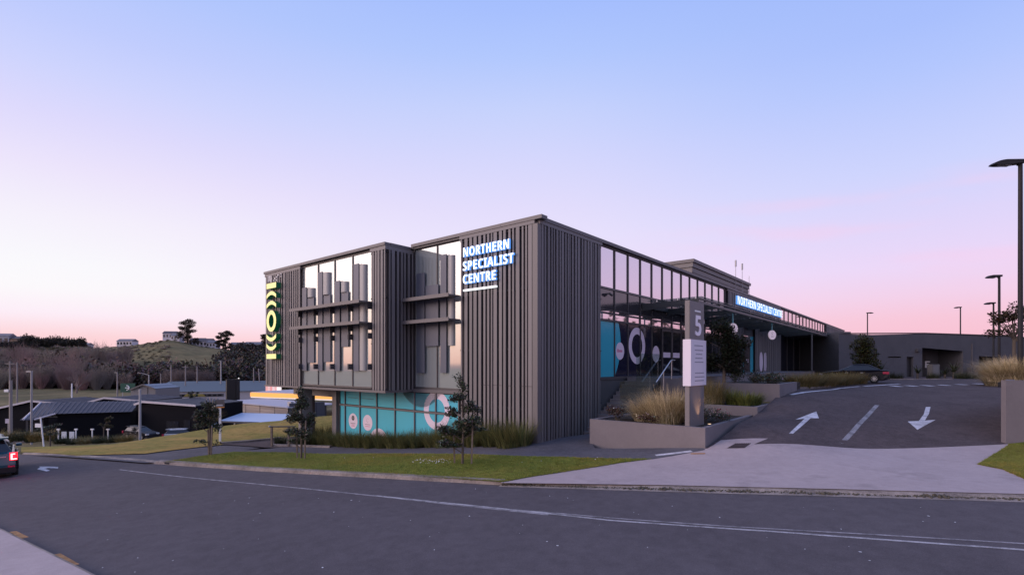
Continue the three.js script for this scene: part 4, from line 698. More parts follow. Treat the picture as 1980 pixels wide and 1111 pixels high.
// planting in the stepped planters
const pl = (kind, i, t, z, y, s, label, sy = 1) => { const [x, d] = L(t, z); return clump(kind, i, x, d, Y(y), s, label, 'grasses in the stepped planters', sy, i * 1.7); };
pl('tan', 0, 2.3, 4.75, -2.33, 1.42, 'large golden tussock in the lowest planter left of the pylon', 0.98); pl('tan', 1, 3.2, 4.9, -2.33, 1.3, 'second golden tussock right behind the large one', 0.98); pl('tan', 1, 2.5, 3.9, -2.33, 1.25, 'small golden tussock at the left of the lowest planter', 0.85);
pl('dry', 0, 8.2, 4.4, -1.95, 1.45, 'tall brownish grass behind the pylon in the middle planter', 1.25); pl('dry', 1, 9.2, 4.0, -1.95, 1.45, 'tall brownish grass at the back of the middle planter', 1.3);
pl('flax', 0, 8.3, 6.1, -1.95, 1.05, 'strappy green flax at the front of the middle planter', 0.8); pl('flax', 1, 9.2, 6.3, -1.95, 1.0, 'strappy green flax by the ramp in the middle planter', 0.75); pl('flax', 0, 8.8, 5.4, -1.95, 1.05, 'strappy green flax in the midst of the middle planter', 0.9);
function shrub(name, label, t, z, y, r, h, seed, pal, n, size, category = 'shrub', flowers) {
  const [x, d] = L(t, z), g = thing(name, label, category, [x, Y(y), -d]); const R = rng(seed), bl = [];
  for (let k = 0; k < 7; k++) bl.push([(R() - 0.5) * r * 1.3, h * (0.3 + 0.45 * R()), (R() - 0.5) * r * 1.3, r * (0.4 + 0.3 * R()), h * (0.25 + 0.15 * R()), r * (0.4 + 0.3 * R())]);
  part('foliage', leafCloud(seed, bl, n, size, pal, 0.6), M.leaf, g); part('stem', merge(bl.map(b => limb([b[0] * 0.2, -0.05, b[2] * 0.2], [b[0], b[1], b[2]], 0.012, 0.005, 5))), M.bark, g);
  if (flowers) part('blooms', leafCloud(seed + 1, bl.map(b => [b[0], b[1] + 0.06, b[2], b[3] * 1.05, b[4] * 1.05, b[5] * 1.05]), flowers[1], size * 0.8, flowers[0], 1), M.leaf, g);
}
const palBurg = [[0.06, 0.028, 0.028], [0.045, 0.03, 0.024], [0.09, 0.05, 0.045], [0.03, 0.03, 0.018]], palWhite = [[0.5, 0.42, 0.4], [0.6, 0.52, 0.5]], palRed = [[0.3, 0.03, 0.04], [0.4, 0.06, 0.07], [0.45, 0.35, 0.33]];
shrub('shrub', 'burgundy leaved shrub at the left end of the lowest planter', 1.8, 2.9, -2.33, 0.5, 0.62, 401, palBurg, 900, 0.07, 'shrub', [palWhite, 25]);
shrub('shrub', 'low pale flowered shrub in front of the golden tussock', 1.55, 4.3, -2.33, 0.5, 0.4, 402, palBurg, 700, 0.06, 'shrub', [palWhite, 50]);
shrub('shrub', 'red and white flowered shrub right of the number pylon', 4.0, 6.3, -2.33, 0.5, 0.55, 403, palTree, 900, 0.06, 'shrub', [palRed, 130]);
shrub('shrub', 'white flowered shrub close behind the number pylon', 3.5, 5.9, -2.33, 0.36, 0.6, 404, palTree, 500, 0.06, 'shrub', [palWhite, 50]);
[[12.0, 5.6, 0.55], [12.6, 6.2, 0.5], [13.4, 6.3, 0.6], [14.3, 6.2, 0.6], [15.2, 5.9, 0.55], [12.3, 4.4, 0.7], [13.6, 5.2, 0.7]].forEach(([t, z, h], i) => shrub('shrub', `low dark shrub in the uppermost planter, ${['at its front corner', 'second along the ramp', 'third along the ramp with white blooms', 'fourth along the ramp', 'farthest along the ramp', 'left of the tree trunk', 'behind the tree trunk'][i]}`, t, z, -1.05, 0.6, h, 410 + i, palTree.concat(palOlive), 650, 0.08, 'shrub', i === 2 || i === 4 ? [palWhite, 30] : null));
{ // dark tree of the uppermost planter
  const [x, d] = L(12.1, 3.95), t = thing('planter_tree', 'dark dense tree with pale trunk in the uppermost planter', 'tree', [x, Y(-1.05), -d]), R = rng(420), bl = [];
  for (let k = 0; k < 22; k++) { const yy = 0.75 + 2.65 * k / 21, rr = k < 6 ? 1.0 : k < 13 ? 0.85 : 0.55; bl.push([(R() - 0.5) * 1.6 * (k > 13 ? 0.5 : 1) - (k > 12 ? 0.3 : 0), yy, (R() - 0.5) * 1.4, rr * (0.4 + 0.35 * R()), 0.24 + 0.14 * R(), rr * (0.4 + 0.35 * R())]); }
  for (let k = 0; k < 9; k++) bl.push([-0.35 + 0.7 * R(), 0.95 + 0.27 * k, 0.35 + 0.3 * R(), 0.42, 0.3, 0.4]);
  part('trunk', merge([limb([0, -0.1, 0], [0.05, 1.6, 0], 0.1, 0.08, 8), limb([0.05, 1.6, 0], [0, 3.3, 0], 0.08, 0.02, 7), ...bl.map(b => limb([0.03, Math.max(0.9, b[1] - 0.5), 0], [b[0], b[1], b[2]], 0.03, 0.01, 5))]), std([0.2, 0.15, 0.12], 0.9), t);
  part('crown', leafCloud(421, bl, 15000, 0.14, [[0.024, 0.028, 0.018], [0.032, 0.036, 0.02], [0.045, 0.046, 0.03], [0.02, 0.022, 0.014]], 0.4), M.leaf, t);
}
{ // bed of dry grasses along the upper car park
  const lab = ['nearest the planters', 'second in the row', 'third in the row', 'fourth in the row', 'fifth in the row', 'sixth in the row', 'seventh in the row', 'eighth in the row', 'ninth in the row', 'nearest the parked car'];
  for (let i = 0; i < 10; i++) { const px = 1536 + i * 12.5, d = 33 + i * 0.75, [x] = [(px - PX) / FOC * d]; clump('dry', i, x, d, gY(x, d) + 0.08, 1.9, `low brown grass in the bed by the upper car park, ${lab[i]}`, 'grasses in the car park bed', 0.72, i * 2.1); }
  struct('bed_kerb', sweepProfile(resample([[(1528 - PX) / FOC * 29.5, 29.5], [(1560 - PX) / FOC * 32, 32], [(1655 - PX) / FOC * 39.2, 39.2]], 0.7).map(p => [...p, gY(...p) + 0.1]), [[0.15, 0.1], [0, 0.11], [-0.02, -0.05]]), M.kerb, 'concrete kerb of the planting bed by the upper car park', 'kerb');
}
// round shrub by the end of the canopy, trees at the right
{
  const d = 50, x = (1674 - PX) / FOC * d, t = thing('clipped_tree', 'dense dark green shrub tree at the end of the canopy', 'tree', [x, gY(x, d) + 0.1, -d]), R = rng(430), bl = [];
  for (let k = 0; k < 16; k++) { const a = k * 2.4; bl.push([Math.cos(a) * 0.75 * R(), 0.8 + 3.1 * (k / 15), Math.sin(a) * 0.8 * R(), 0.75 * (k > 12 ? 0.8 : 1), 0.55, 0.7]); }
  part('trunk', merge([limb([0, -0.1, 0], [0, 2.6, 0], 0.14, 0.08, 8), limb([0, 2.4, 0], [0.2, 3.9, 0], 0.07, 0.02, 6)]), M.bark, t); part('crown', leafCloud(431, bl, 6500, 0.17, [[0.045, 0.047, 0.018], [0.032, 0.034, 0.015], [0.06, 0.056, 0.02]], 0.6), M.leaf, t);
}
function openTree(label, px, pyBase, d, h, seed, pal, n, size, name = 'street_tree', blobs) {
  const [x, y, z] = W(px, pyBase, d), t = thing(name, label, 'tree', [x, y, z]), R = rng(seed), bl = [], gs = [limb([0, -0.2, 0], [0, h * 0.45, 0], h * 0.03, h * 0.02, 8)];
  for (let k = 0; k < (blobs || 14); k++) { const a = R() * 6.283, q = h * 0.3 * Math.sqrt(R()), yy = h * (0.42 + 0.52 * R()), b = [Math.cos(a) * q, yy, Math.sin(a) * q, h * (0.07 + 0.07 * R()), h * (0.045 + 0.04 * R()), h * (0.07 + 0.07 * R())]; bl.push(b); gs.push(limb([0, h * (0.3 + 0.15 * R()), 0], b.slice(0, 3), h * 0.011, h * 0.003, 5)); }
  part('trunk', merge(gs), M.bark, t); part('crown', leafCloud(seed + 5, bl, n, size, pal, 0.6), M.leaf, t); return t;
}
openTree('open leafy tree standing behind the near lamp post', 1962, 700, 30, 3.6, 440, [[0.035, 0.025, 0.015], [0.045, 0.03, 0.02], [0.03, 0.025, 0.014]], 2300, 0.15, 'street_tree', 18);
{ // grasses and wall at the right edge
  const c = [16.9, 17.55], w = thing('retaining_wall', 'smooth grey retaining wall at the right edge of the ramp', 'wall');
  const a = W(1945, 735, 17.6), b = W(1950, 858, 17.6);
  const p0 = [a[0] + 0.02, 17.6], dirR = [0.985, -0.17], dirB = [0.69, 0.724];
  const slab = (p, q, y0, y1, th, nx, nd) => { const g = new THREE.BufferGeometry(), P = [[p[0], p[1]], [q[0], q[1]], [q[0] + nx * th, q[1] + nd * th], [p[0] + nx * th, p[1] + nd * th]], pos = [], uv = []; const quad = (A, Bq, Cq, D, l) => { for (const [v, u0, v0] of [[A, 0, 0], [Bq, l, 0], [Cq, l, 1], [A, 0, 0], [Cq, l, 1], [D, 0, 1]]) { pos.push(v[0], v[2], -v[1]); uv.push(u0, v0 * (y1 - y0)); } }; const len = Math.hypot(q[0] - p[0], q[1] - p[1]); for (let i = 0; i < 4; i++) { const A = P[i], Bq = P[(i + 1) % 4]; quad([...A, y0], [...Bq, y0], [...Bq, y1], [...A, y1], i % 2 ? th : len); } quad([...P[0], y1], [...P[1], y1], [...P[2], y1], [...P[3], y1], len); g.setAttribute('position', new THREE.Float32BufferAttribute(pos, 3)); g.setAttribute('uv', new THREE.Float32BufferAttribute(uv, 2)); g.computeVertexNormals(); return g; };
  const top = a[1]; part('front_wall', slab(p0, [p0[0] + dirR[0] * 9, p0[1] + dirR[1] * 9], 0.4, top, 0.22, 0.17, 0.985), M.plaster, w);
  part('side_wall', slab([p0[0] + 0.01 + 0.19, p0[1] + 0.2], [p0[0] + dirB[0] * 9, p0[1] + dirB[1] * 9], 0.4, top - 0.004, 0.22, 0.724, -0.69), M.plaster, w);
  part('soil', patchGeo([[p0[0] + 0.3, p0[1] + 0.2], [p0[0] + 9, p0[1] - 1.3], [p0[0] + 14, p0[1] + 4], [p0[0] + 7, p0[1] + 7]], 0, 3), M.soil, w).position.y = 0; w.children[2].geometry.attributes.position.array.forEach((v, i, A) => { if (i % 3 === 1) A[i] = top - 0.08; });
  [[1945, 19.6, 1.15], [1975, 19.2, 1.25], [1960, 20.6, 1.3], [1936, 20.4, 0.85], [2000, 19.4, 1.2], [1990, 20.8, 1.3]].forEach(([px, d, s], i) => clump('tan', i, (px - PX) / FOC * d, d, top - 0.1, s, `golden tussock on top of the right retaining wall, ${['above its corner', 'beside the lamp post', 'behind the lamp post', 'leftmost, leaning over the ramp', 'at the frame edge', 'rearmost at the frame edge'][i]}`, 'golden tussocks on the right wall', 0.72, i * 2.3));
  [[1928, 36], [1938, 36.6], [1950, 36.2]].forEach(([px, d], i) => { const x = (px - PX) / FOC * d; clump('tan', i, x, d, gY(x, d) + 0.1, 1.35, `golden tussock on the upper car park behind the right wall, ${['leftmost', 'at the second lamp post', 'closest to the wall'][i]}`, 'golden tussocks by the second lamp post', 0.75, i * 1.3); });
}

// ---------------------------------------------------------------- lamp posts
function lampPost(label, px, pyTop, d, baseY, arm, k = 1, turn = 0) {
  const [x, yt] = W(px, pyTop, d), t = thing('lamp_post', label, 'lamp post', [x, baseY, -d], turn, 'dark car park lamp posts'), h = yt - baseY;
  part('pole', merge([cyl(0.085 * k, 0.07 * k, 0, h - 0.05, 12), cyl(0.13 * k, 0.13 * k, 0, 0.06, 12)]), M.pole, t);
  part('bracket', new THREE.BoxGeometry(0.14 * k, 0.1, 0.1).translate(-0.03, h - 0.06, 0), M.pole, t);
  const s = new THREE.Shape(); s.moveTo(0.1, 0.08); s.lineTo(-0.55 * arm, 0.07); s.quadraticCurveTo(-0.9 * arm, 0.03, -arm, -0.1); s.quadraticCurveTo(-0.8 * arm, -0.13, -0.5 * arm, -0.1); s.lineTo(0.1, -0.02); s.closePath();
  const hd = part('lamp_head', new THREE.ExtrudeGeometry(s, { depth: 0.24, bevelEnabled: true, bevelSize: 0.015, bevelThickness: 0.015, bevelSegments: 2, curveSegments: 8 }).translate(0, h, -0.12), M.pole, t);
  part('lens', new THREE.BoxGeometry(arm * 0.45, 0.01, 0.2).translate(-arm * 0.62, h - 0.125, 0), M.galv, hd);
}
lampPost('tall dark lamp post nearest the camera at the right edge', 1974, 314, 19.2, EYE - 0.65, 1.08, 0.98);
lampPost('dark lamp post second nearest, rising beside the golden tussocks', 1933, 534, 34.5, gY(32.9, 34.5), 0.85);
lampPost('dark lamp post in front of the right end of the grey hall', 1922, 586, 49.5, gY(46.6, 49.5), 0.85);
lampPost('dark lamp post showing above the roof of the grey hall, right of its peak', 1858, 594, 76, EYE - 1.5, 0.9, 1.1);
lampPost('dark lamp post seen end on above the dense shrub tree', 1678, 605, 82, EYE - 1.5, 0.9, 1.1, 1.9);

// ---------------------------------------------------------------- a facade standing between two depths
function facade(px0, d0, px1, d1) {
  const p = [(px0 - PX) / FOC * d0, d0], q = [(px1 - PX) / FOC * d1, d1], len = Math.hypot(q[0] - p[0], q[1] - p[1]), ux = (q[0] - p[0]) / len, ud = (q[1] - p[1]) / len;
  const u = (px) => { const s = (px - PX) / FOC; return (s * p[1] - p[0]) / (ux - s * ud); }, dep = (px) => p[1] + ud * u(px), y = (px, py) => EYE + (PY - py) / FOC * dep(px);
  return { pos: [p[0], 0, -p[1]], turn: Math.atan2(ud, ux), len, u, y, uv: (px, py) => [u(px), y(px, py)] };
}
const shapeOf = (pts) => { const s = new THREE.Shape(); pts.forEach((p, i) => i ? s.lineTo(p[0], p[1]) : s.moveTo(p[0], p[1])); return s; };
const ext = (pts, depth, z = 0, holes = []) => { const s = shapeOf(pts); for (const h of holes) { const q = new THREE.Path(); h.forEach((p, i) => i ? q.lineTo(p[0], p[1]) : q.moveTo(p[0], p[1])); s.holes.push(q); } return metreUV(new THREE.ExtrudeGeometry(s, { depth, bevelEnabled: false }).translate(0, 0, z - depth)); };
// ---- grey hall behind the upper car park
{
  const f = facade(1630, 58, 1992, 63), t = thing('grey_hall', 'low dark grey hall with recessed bays closing the upper car park', 'building', f.pos, f.turn);
  const b = f.y(1800, 742) - 0.6, R = (x0, y0, x1, y1) => [f.uv(x0, y0), f.uv(x1, y0), f.uv(x1, y1), f.uv(x0, y1)];
  const hole = (pts) => pts;
  const h1 = [f.uv(1784, 738), f.uv(1863, 738), f.uv(1863, 678.5), f.uv(1784, 672)], h2 = [f.uv(1894, 738), f.uv(1930, 738), f.uv(1930, 690), f.uv(1894, 688)];
  const h3 = R(1718, 691.5, 1743, 689), h4 = R(1754, 735, 1767, 689.5);
  part('wall', ext([[-0.5, b], [f.u(1990), b], f.uv(1990, 654), f.uv(1946, 650), f.uv(1883, 647), f.uv(1857, 647), f.uv(1788, 644.8), f.uv(1687, 647), [-0.5, f.y(1632, 645.5)]], 0.35, 0, [h1, h2, h3, h4].map(h => h.map(([u, y]) => [u, Math.max(b + 0.2, y)]))), M.tilt, t);
  part('coping', merge([[1630, 645.5, 1788, 644.8], [1788, 644.8, 1857, 647], [1857, 647, 1946, 650], [1946, 650, 1990, 654]].map(([a, c, e, g]) => { const [u0, y0] = f.uv(a, c), [u1, y1] = f.uv(e, g); return ext([[u0, y0 + 0.003], [u1, y1 + 0.003], [u1, y1 + 0.12], [u0, y0 + 0.12]], 0.5, 0.06); })), M.frame, t);
  part('bay_recess', boxGeo(f.u(1776), f.u(1885), b, f.y(1800, 655), -3.2, -3.0), M.tilt, t); part('bay_recess', boxGeo(f.u(1888), f.u(1985), b, f.y(1800, 655), -3.2, -3.0), M.tilt, t);
  part('bay_side', boxGeo(f.u(1784) - 0.3, f.u(1784) - 0.05, b, f.y(1790, 672), -3, -0.36), M.tilt, t); part('bay_side', boxGeo(f.u(1863) + 0.05, f.u(1863) + 0.3, b, f.y(1863, 676), -3, -0.36), M.tilt, t); part('bay_side', boxGeo(f.u(1894) - 0.3, f.u(1894) - 0.05, b, f.y(1894, 688), -3, -0.36), M.tilt, t);
  part('bay_roof', boxGeo(f.u(1770), f.u(1986), f.y(1800, 668), f.y(1800, 666), -3.0, -0.36), M.tilt, t);
  part('roller_door', boxGeo(f.u(1800), f.u(1838), b, f.y(1820, 684), -2.99, -2.95), M.frame, t);
  part('slot_back', boxGeo(f.u(1715), f.u(1770), b, f.y(1740, 686), -0.7, -0.5), M.dark, t);
  part('downpipe', boxGeo(f.u(1880) - 0.05, f.u(1880) + 0.05, b, f.y(1880, 664), 0.01, 0.1), M.trim, t);
  part('side_wall', boxGeo(-0.5, -0.2, b, f.y(1640, 646), -24.9, -0.36), M.tilt, t); part('rear_wall', boxGeo(-0.5, f.u(1988), b, f.y(1640, 648), -25.3, -25.0), M.tilt, t);
  part('roof_box', boxGeo(f.u(1645), f.u(1660), f.y(1650, 646), f.y(1650, 640), -5, -1), M.tilt, t);
  part('wall_floodlight', new THREE.BoxGeometry(0.5, 0.3, 0.3).translate(f.u(1774), f.y(1774, 677), 0.16), M.dark, t);
  part('roof', boxGeo(-0.5, f.u(1980), f.y(1800, 650), f.y(1800, 649), -25, -0.4), M.dark, t);
  const s = thing('wall_notice', 'white notice with an F shape inside the wide bay of the grey hall', 'sign', f.pos, f.turn);
  for (const [a, y0, c, y1] of [[1836, 697.5, 1846, 700], [1836, 700, 1839, 711], [1839, 703, 1844, 705.5]]) part('stroke', boxGeo(f.u(a), f.u(c), f.y(1840, y1), f.y(1840, y0), -2.94, -2.9), M.white, s);
  const cab = thing('utility_cabinet', 'grey utility cabinet in front of the wide bay of the grey hall', 'cabinet', f.pos, f.turn); part('cabinet_body', boxGeo(f.u(1789), f.u(1803), f.y(1795, 735), f.y(1795, 704), 0.3, 0.9), std([0.13, 0.125, 0.12], 0.6), cab); part('door', boxGeo(f.u(1791), f.u(1801), f.y(1795, 730), f.y(1795, 707), 0.9, 0.92), std([0.16, 0.155, 0.15], 0.6), cab);
  const c2 = thing('utility_cabinet', 'small black cabinet right of the wide bay of the grey hall', 'cabinet', f.pos, f.turn); part('cabinet_body', boxGeo(f.u(1866), f.u(1878), f.y(1870, 737), f.y(1870, 710), 0.3, 0.8), M.dark, c2);
  // palms and shrubs at its foot
  const palm = (px, d, h, label, n = 16) => { const [x, , z] = W(px, 0, d), g = thing('palm_shrub', label, 'plant', [x, gY(x, d) + 0.05, z], px, 'low palms at the foot of the grey hall'), R2 = rng(px), l = []; for (let i = 0; i < n; i++) { const a = i / n * 6.283; l.push({ p: [0, h * 0.35, 0], yaw: a + R2() * 0.3, h: h * (0.3 + 0.5 * R2()), lean: h * 0.35, droop: h * 0.5 * R2(), w: 0.16, c: [0.03, 0.036, 0.016], c2: [0.04, 0.045, 0.02] }); } part('fronds', bladeGeo(l), M.blade, g); part('trunk', cyl(0.12, 0.1, -0.1, h * 0.38, 8), M.bark, g); };
  palm(1775, 54, 1.6, 'low palm left of the grey utility cabinet'); palm(1845, 54, 1.9, 'low palm under the white notice', 22); palm(1703, 50, 1.9, 'low dark palm right of the parked dark sedan'); palm(1828, 55, 1.2, 'small palm beside the wide bay'); 
  [[1715, 0.9], [1735, 0.7], [1805, 0.8], [1860, 0.9], [1877, 0.7], [1890, 0.5]].forEach(([px, h], i) => { const d = 53, x = (px - PX) / FOC * d; clump('dark', i, x, d, gY(x, d) + 0.05, 1.1 * h + 0.4, `dark low clump at the foot of the grey hall, ${['nearest the parked sedan', 'second from the parked sedan', 'below the utility cabinet', 'right of the palm', 'below the black cabinet', 'nearest the narrow bay'][i]}`, 'low clumps at the foot of the grey hall', 0.9, i); });
  struct('hall_kerb', sweepProfile(resample([[34.5, 49], [38, 49.5], [44, 51]], 1).map(p => [...p, gY(...p) + 0.1]), [[0.15, 0.1], [0, 0.11], [-0.02, -0.05]]), M.kerb, 'kerb along the foot of the grey hall', 'kerb');
}
// ---------------------------------------------------------------- valley buildings on the left
function gableHall(name, label, px0, d0, px1, d1, pyE0, pyPeak, pxPeak, pyE1, pyBase, depth, wall, roofM, trimM, win) {
  const f = facade(px0, d0, px1, d1), t = thing(name, label, 'building', f.pos, f.turn), e0 = f.uv(px0, pyE0), pk = f.uv(pxPeak, pyPeak), e1 = f.uv(px1, pyE1), b = f.y((px0 + px1) / 2, pyBase) - 0.5;
  part('wall', ext([[e0[0], b], [e1[0], b], e1, pk, e0], depth, 0), wall, t);
  const th = 0.14; for (const [a, c] of [[e0, pk], [pk, e1]]) { const l = Math.hypot(c[0] - a[0], c[1] - a[1]), nx = -(c[1] - a[1]) / l, ny = (c[0] - a[0]) / l; const r = part('roof', ext([[a[0], a[1] + 0.01], [c[0], c[1] + 0.01], [c[0] + nx * th, c[1] + ny * th + 0.01], [a[0] + nx * th, a[1] + ny * th + 0.01]], depth + 0.3, 0.28), roofM, t); const n = Math.floor(l / 1.1); for (let i = 1; i < n; i++) { const k = i / n; const g = boxGeo(mix(a[0], c[0], k) + nx * th - 0.03, mix(a[0], c[0], k) + nx * th + 0.03, mix(a[1], c[1], k) + ny * th, mix(a[1], c[1], k) + ny * th + 0.06, -depth, 0.2); if (depth < 14) part('seam', g, roofM, r); } part('fascia', ext([[a[0], a[1] - 0.05], [c[0], c[1] - 0.05], [c[0] + nx * th, c[1] + ny * th + 0.1], [a[0] + nx * th, a[1] + ny * th + 0.1]], 0.06, 0.35), trimM, t); }
  for (const [x0, y0, x1, y1, m] of win || []) part('window', boxGeo(f.u(x0), f.u(x1), f.y((x0 + x1) / 2, y1), f.y((x0 + x1) / 2, y0), 0.01, 0.05), m, t);
  return [t, f];
}
const blackWall = phy([0.008, 0.008, 0.011], 0.95, { specularIntensity: 0.2 }), slateRoof = phy([0.07, 0.07, 0.085], 0.8, { specularIntensity: 0.3 }), greyTrim = std([0.45, 0.42, 0.46], 0.6), paleRoof = std([0.36, 0.35, 0.4], 0.7), greenLit = glow([0.06, 0.5, 0.25], 0.35, [0.05, 0.2, 0.1]);
gableHall('black_hall', 'black gabled building with pale gable trim, leftmost at the back', -60, 82, 136, 82, 803, 776, 61, 783, 845, 10, blackWall, slateRoof, greyTrim);
gableHall('black_hall', 'black gabled building with pale trim in the middle of the back row', 152, 84, 276, 84, 784, 770, 203, 776, 845, 10, blackWall, slateRoof, greyTrim);
gableHall('black_hall', 'black building with wide low gable nearest the filling station', 262, 74, 381, 72, 783, 777.5, 279, 785, 846, 9, blackWall, std([0.07, 0.07, 0.08], 0.8), greyTrim, [[355, 812, 368, 838, M.glassDark], [322, 814, 345, 836, M.glassDark]]);
{ // front hall with the ribbed pale roof
  const f = facade(62, 69, 254, 73), t = thing('black_hall', 'long black building with ribbed grey roof sloping toward the street', 'building', f.pos, f.turn), b = f.y(150, 850) - 0.6, L0 = f.u(110), L1 = f.u(252), top = f.y(180, 798);
  part('wall', boxGeo(L0, L1, b, top, -8, 0), blackWall, t);
  const z1 = -8, y1 = top + 1.1, roofPts = [[f.u(50), top - 0.55, 1.6], [f.u(80), top - 0.6, 1.6], [L0, top + 0.05, 0.5], [L1 + 0.3, top + 0.05, 0.5], [L1 - 0.9, y1, z1], [f.u(20), y1, z1]];
  const g = new THREE.BufferGeometry(), pos = [], uv = []; for (const [i, j, k] of [[0, 1, 2], [0, 2, 5], [2, 3, 4], [2, 4, 5]]) for (const q of [i, j, k]) { pos.push(...roofPts[q]); uv.push(roofPts[q][0], roofPts[q][2]); } g.setAttribute('position', new THREE.Float32BufferAttribute(pos, 3)); g.setAttribute('uv', new THREE.Float32BufferAttribute(uv, 2)); g.computeVertexNormals(); const rf = part('roof', g, slateRoof, t);
  for (let i = 0; i < 22; i++) { const k = i / 21, A = [mix(f.u(64), L1 + 0.2, k), 0, 0.5], Bq = [mix(f.u(22), L1 - 1, k), y1 + 0.05, z1]; A[1] = top + 0.1 - (k < 0.22 ? 0.35 * (1 - k / 0.22) : 0); part('seam', limb(A, Bq, 0.045, 0.045, 4), std([0.15, 0.15, 0.175], 0.8), rf); }
  part('fascia', limb([f.u(20), y1, z1], [f.u(57), top - 0.5, 1.65], 0.14, 0.14, 4), greyTrim, t); part('fascia', limb([f.u(78), top - 0.55, 1.65], [L0, top + 0.05, 0.55], 0.12, 0.12, 4), greyTrim, t);
  part('porch_wall', boxGeo(f.u(24), L0, b, top - 0.2, -8.2, -7.9), blackWall, t); part('porch_post', boxGeo(f.u(60), f.u(60) + 0.25, b, top - 0.5, 1.2, 1.45), M.frame, t); part('porch_post', boxGeo(f.u(82), f.u(82) + 0.2, b, top - 0.5, 0.2, 0.4), M.frame, t);
  part('porch_deck', boxGeo(f.u(28), f.u(62), b + 0.5, b + 0.85, -7, 1), std([0.2, 0.16, 0.15], 0.8), t);
  for (const [a, c] of [[39, 44.5], [46, 51], [52.5, 55]]) part('lit_window', boxGeo(f.u(a), f.u(c), f.y(47, 829), f.y(47, 818), -7.88, -7.84), greenLit, t);
  part('glass_bay', boxGeo(f.u(88), f.u(109), b + 0.5, top - 0.4, -0.4, -0.3), M.glassDark, t);
}
gableHall('grey_shed', 'pale grey gabled shed behind the black buildings', 252, 110, 300, 110, 754, 744, 277, 752, 780, 8, std([0.16, 0.155, 0.165], 0.7), std([0.13, 0.16, 0.2], 0.5), M.trim, [[268, 746, 269.5, 772, M.dark], [284, 748, 285.5, 772, M.dark]]);
{ // long blue roofed warehouse
  const f = facade(288, 150, 520, 158), t = thing('blue_warehouse', 'long low warehouse with blue grey roof below the hill', 'building', f.pos, f.turn), b = EYE - 12;
  part('wall', boxGeo(f.u(302), f.u(512), b, f.y(400, 757), -16, 0), std([0.36, 0.34, 0.37], 0.7), t);
  const e = f.y(400, 756.5), r = f.y(400, 744), g = new THREE.BufferGeometry(); const P = [[f.u(290), e, 0.5], [f.u(514), e, 0.5], [f.u(508), r + 0.7, -16], [f.u(284), r + 0.7, -16]]; g.setAttribute('position', new THREE.Float32BufferAttribute([0, 1, 2, 0, 2, 3].flatMap(i => P[i]), 3)); g.computeVertexNormals(); part('roof', g, std([0.07, 0.1, 0.125], 0.8), t);
  part('window_strip', boxGeo(f.u(309), f.u(432), f.y(370, 767), f.y(370, 761.5), 0.02, 0.08), M.dark, t); for (let i = 0; i < 12; i++) part('window', boxGeo(f.u(311 + i * 10), f.u(318 + i * 10), f.y(370, 766), f.y(370, 762.5), 0.09, 0.12), M.glassDark, t);
  part('sign_band', ext([f.uv(355, 766), f.uv(398, 766), f.uv(392, 761), f.uv(360, 761)].map(p => p), 0.1, 0.25), std([0.25, 0.2, 0.05], 0.6), t);
}
{ // tall black sign slab
  const f = facade(438, 120, 463, 122), t = thing('black_sign_slab', 'tall plain black slab standing left of the orange canopy', 'sign', f.pos, f.turn); part('slab', boxGeo(0, f.len * 0.7, EYE - 11.5, f.y(450, 733), -0.8, 0), std([0.006, 0.006, 0.007], 0.6), t); part('side_slab', boxGeo(f.len * 0.7 + 0.05, f.len, EYE - 11.5, f.y(450, 732), -0.6, 0.1), std([0.008, 0.008, 0.009], 0.6), t); part('sensor', new THREE.SphereGeometry(0.16, 10, 8).translate(f.len * 0.92, f.y(450, 731.5), 0), glow([1, 0.95, 0.85], 0.7), t);
}
{ // filling station
  const f = facade(484, 110, 660, 100), t = thing('filling_station_canopy', 'flat filling station canopy with glowing orange edge', 'canopy', f.pos, f.turn), y1 = f.y(484, 758.5), y0 = f.y(484, 766.5);
  part('deck', boxGeo(0, f.len, y0 + 0.1, y1 + 0.15, -14, -0.15), paleRoof, t); part('orange_fascia', boxGeo(0, f.len, y0, y1, -0.14, 0), M.orange, t); part('orange_end', boxGeo(-0.12, -0.01, y0, y1, -14, 0), M.orange, t);
  part('white_strip', boxGeo(0.02, f.len, y0 - 0.22, y0 - 0.01, -0.12, -0.02), glow([1, 0.9, 0.8], 0.35), t);
  for (const px of [500, 533, 560, 624]) part('column', boxGeo(f.u(px) - 0.2, f.u(px) + 0.2, EYE - 12, y0 - 0.02, -6, -5.6), M.white, t);
  const l = new THREE.RectAreaLight(new THREE.Color(1, 0.5, 0.15), 0.8, f.len, 1); l.position.set(f.len / 2, (y0 + y1) / 2, 0.1); l.rotation.y = Math.PI; l.name = 'fascia_glow'; t.add(l);
  const s = thing('lit_screen', 'bright pink and white lit display above the orange canopy', 'screen', W(513, 757, 118)), cols = [[1, 0.4, 0.36], [1, 0.62, 0.6], [1, 0.3, 0.3], [1, 0.8, 0.82], [1, 0.5, 0.5], [1, 0.95, 0.95], [1, 0.92, 0.93]];
  cols.forEach((c, i) => part('screen_panel', boxGeo(i * 0.52, i * 0.52 + 0.5, 0.05, 1.55 - (i === 0 ? 0.2 : 0), -0.1, 0), glow(c, i > 4 ? 0.95 : 0.6, [0.4, 0.3, 0.3]), s)); part('screen_base', boxGeo(-0.1, 3.8, -0.6, 0.03, -0.2, 0.05), M.galv, s);
  const sl = new THREE.RectAreaLight(new THREE.Color(1, 0.6, 0.58), 0.8, 3.6, 1.5); sl.position.set(1.8, 0.8, 0.1); sl.rotation.y = Math.PI; sl.name = 'screen_glow'; s.add(sl);
}
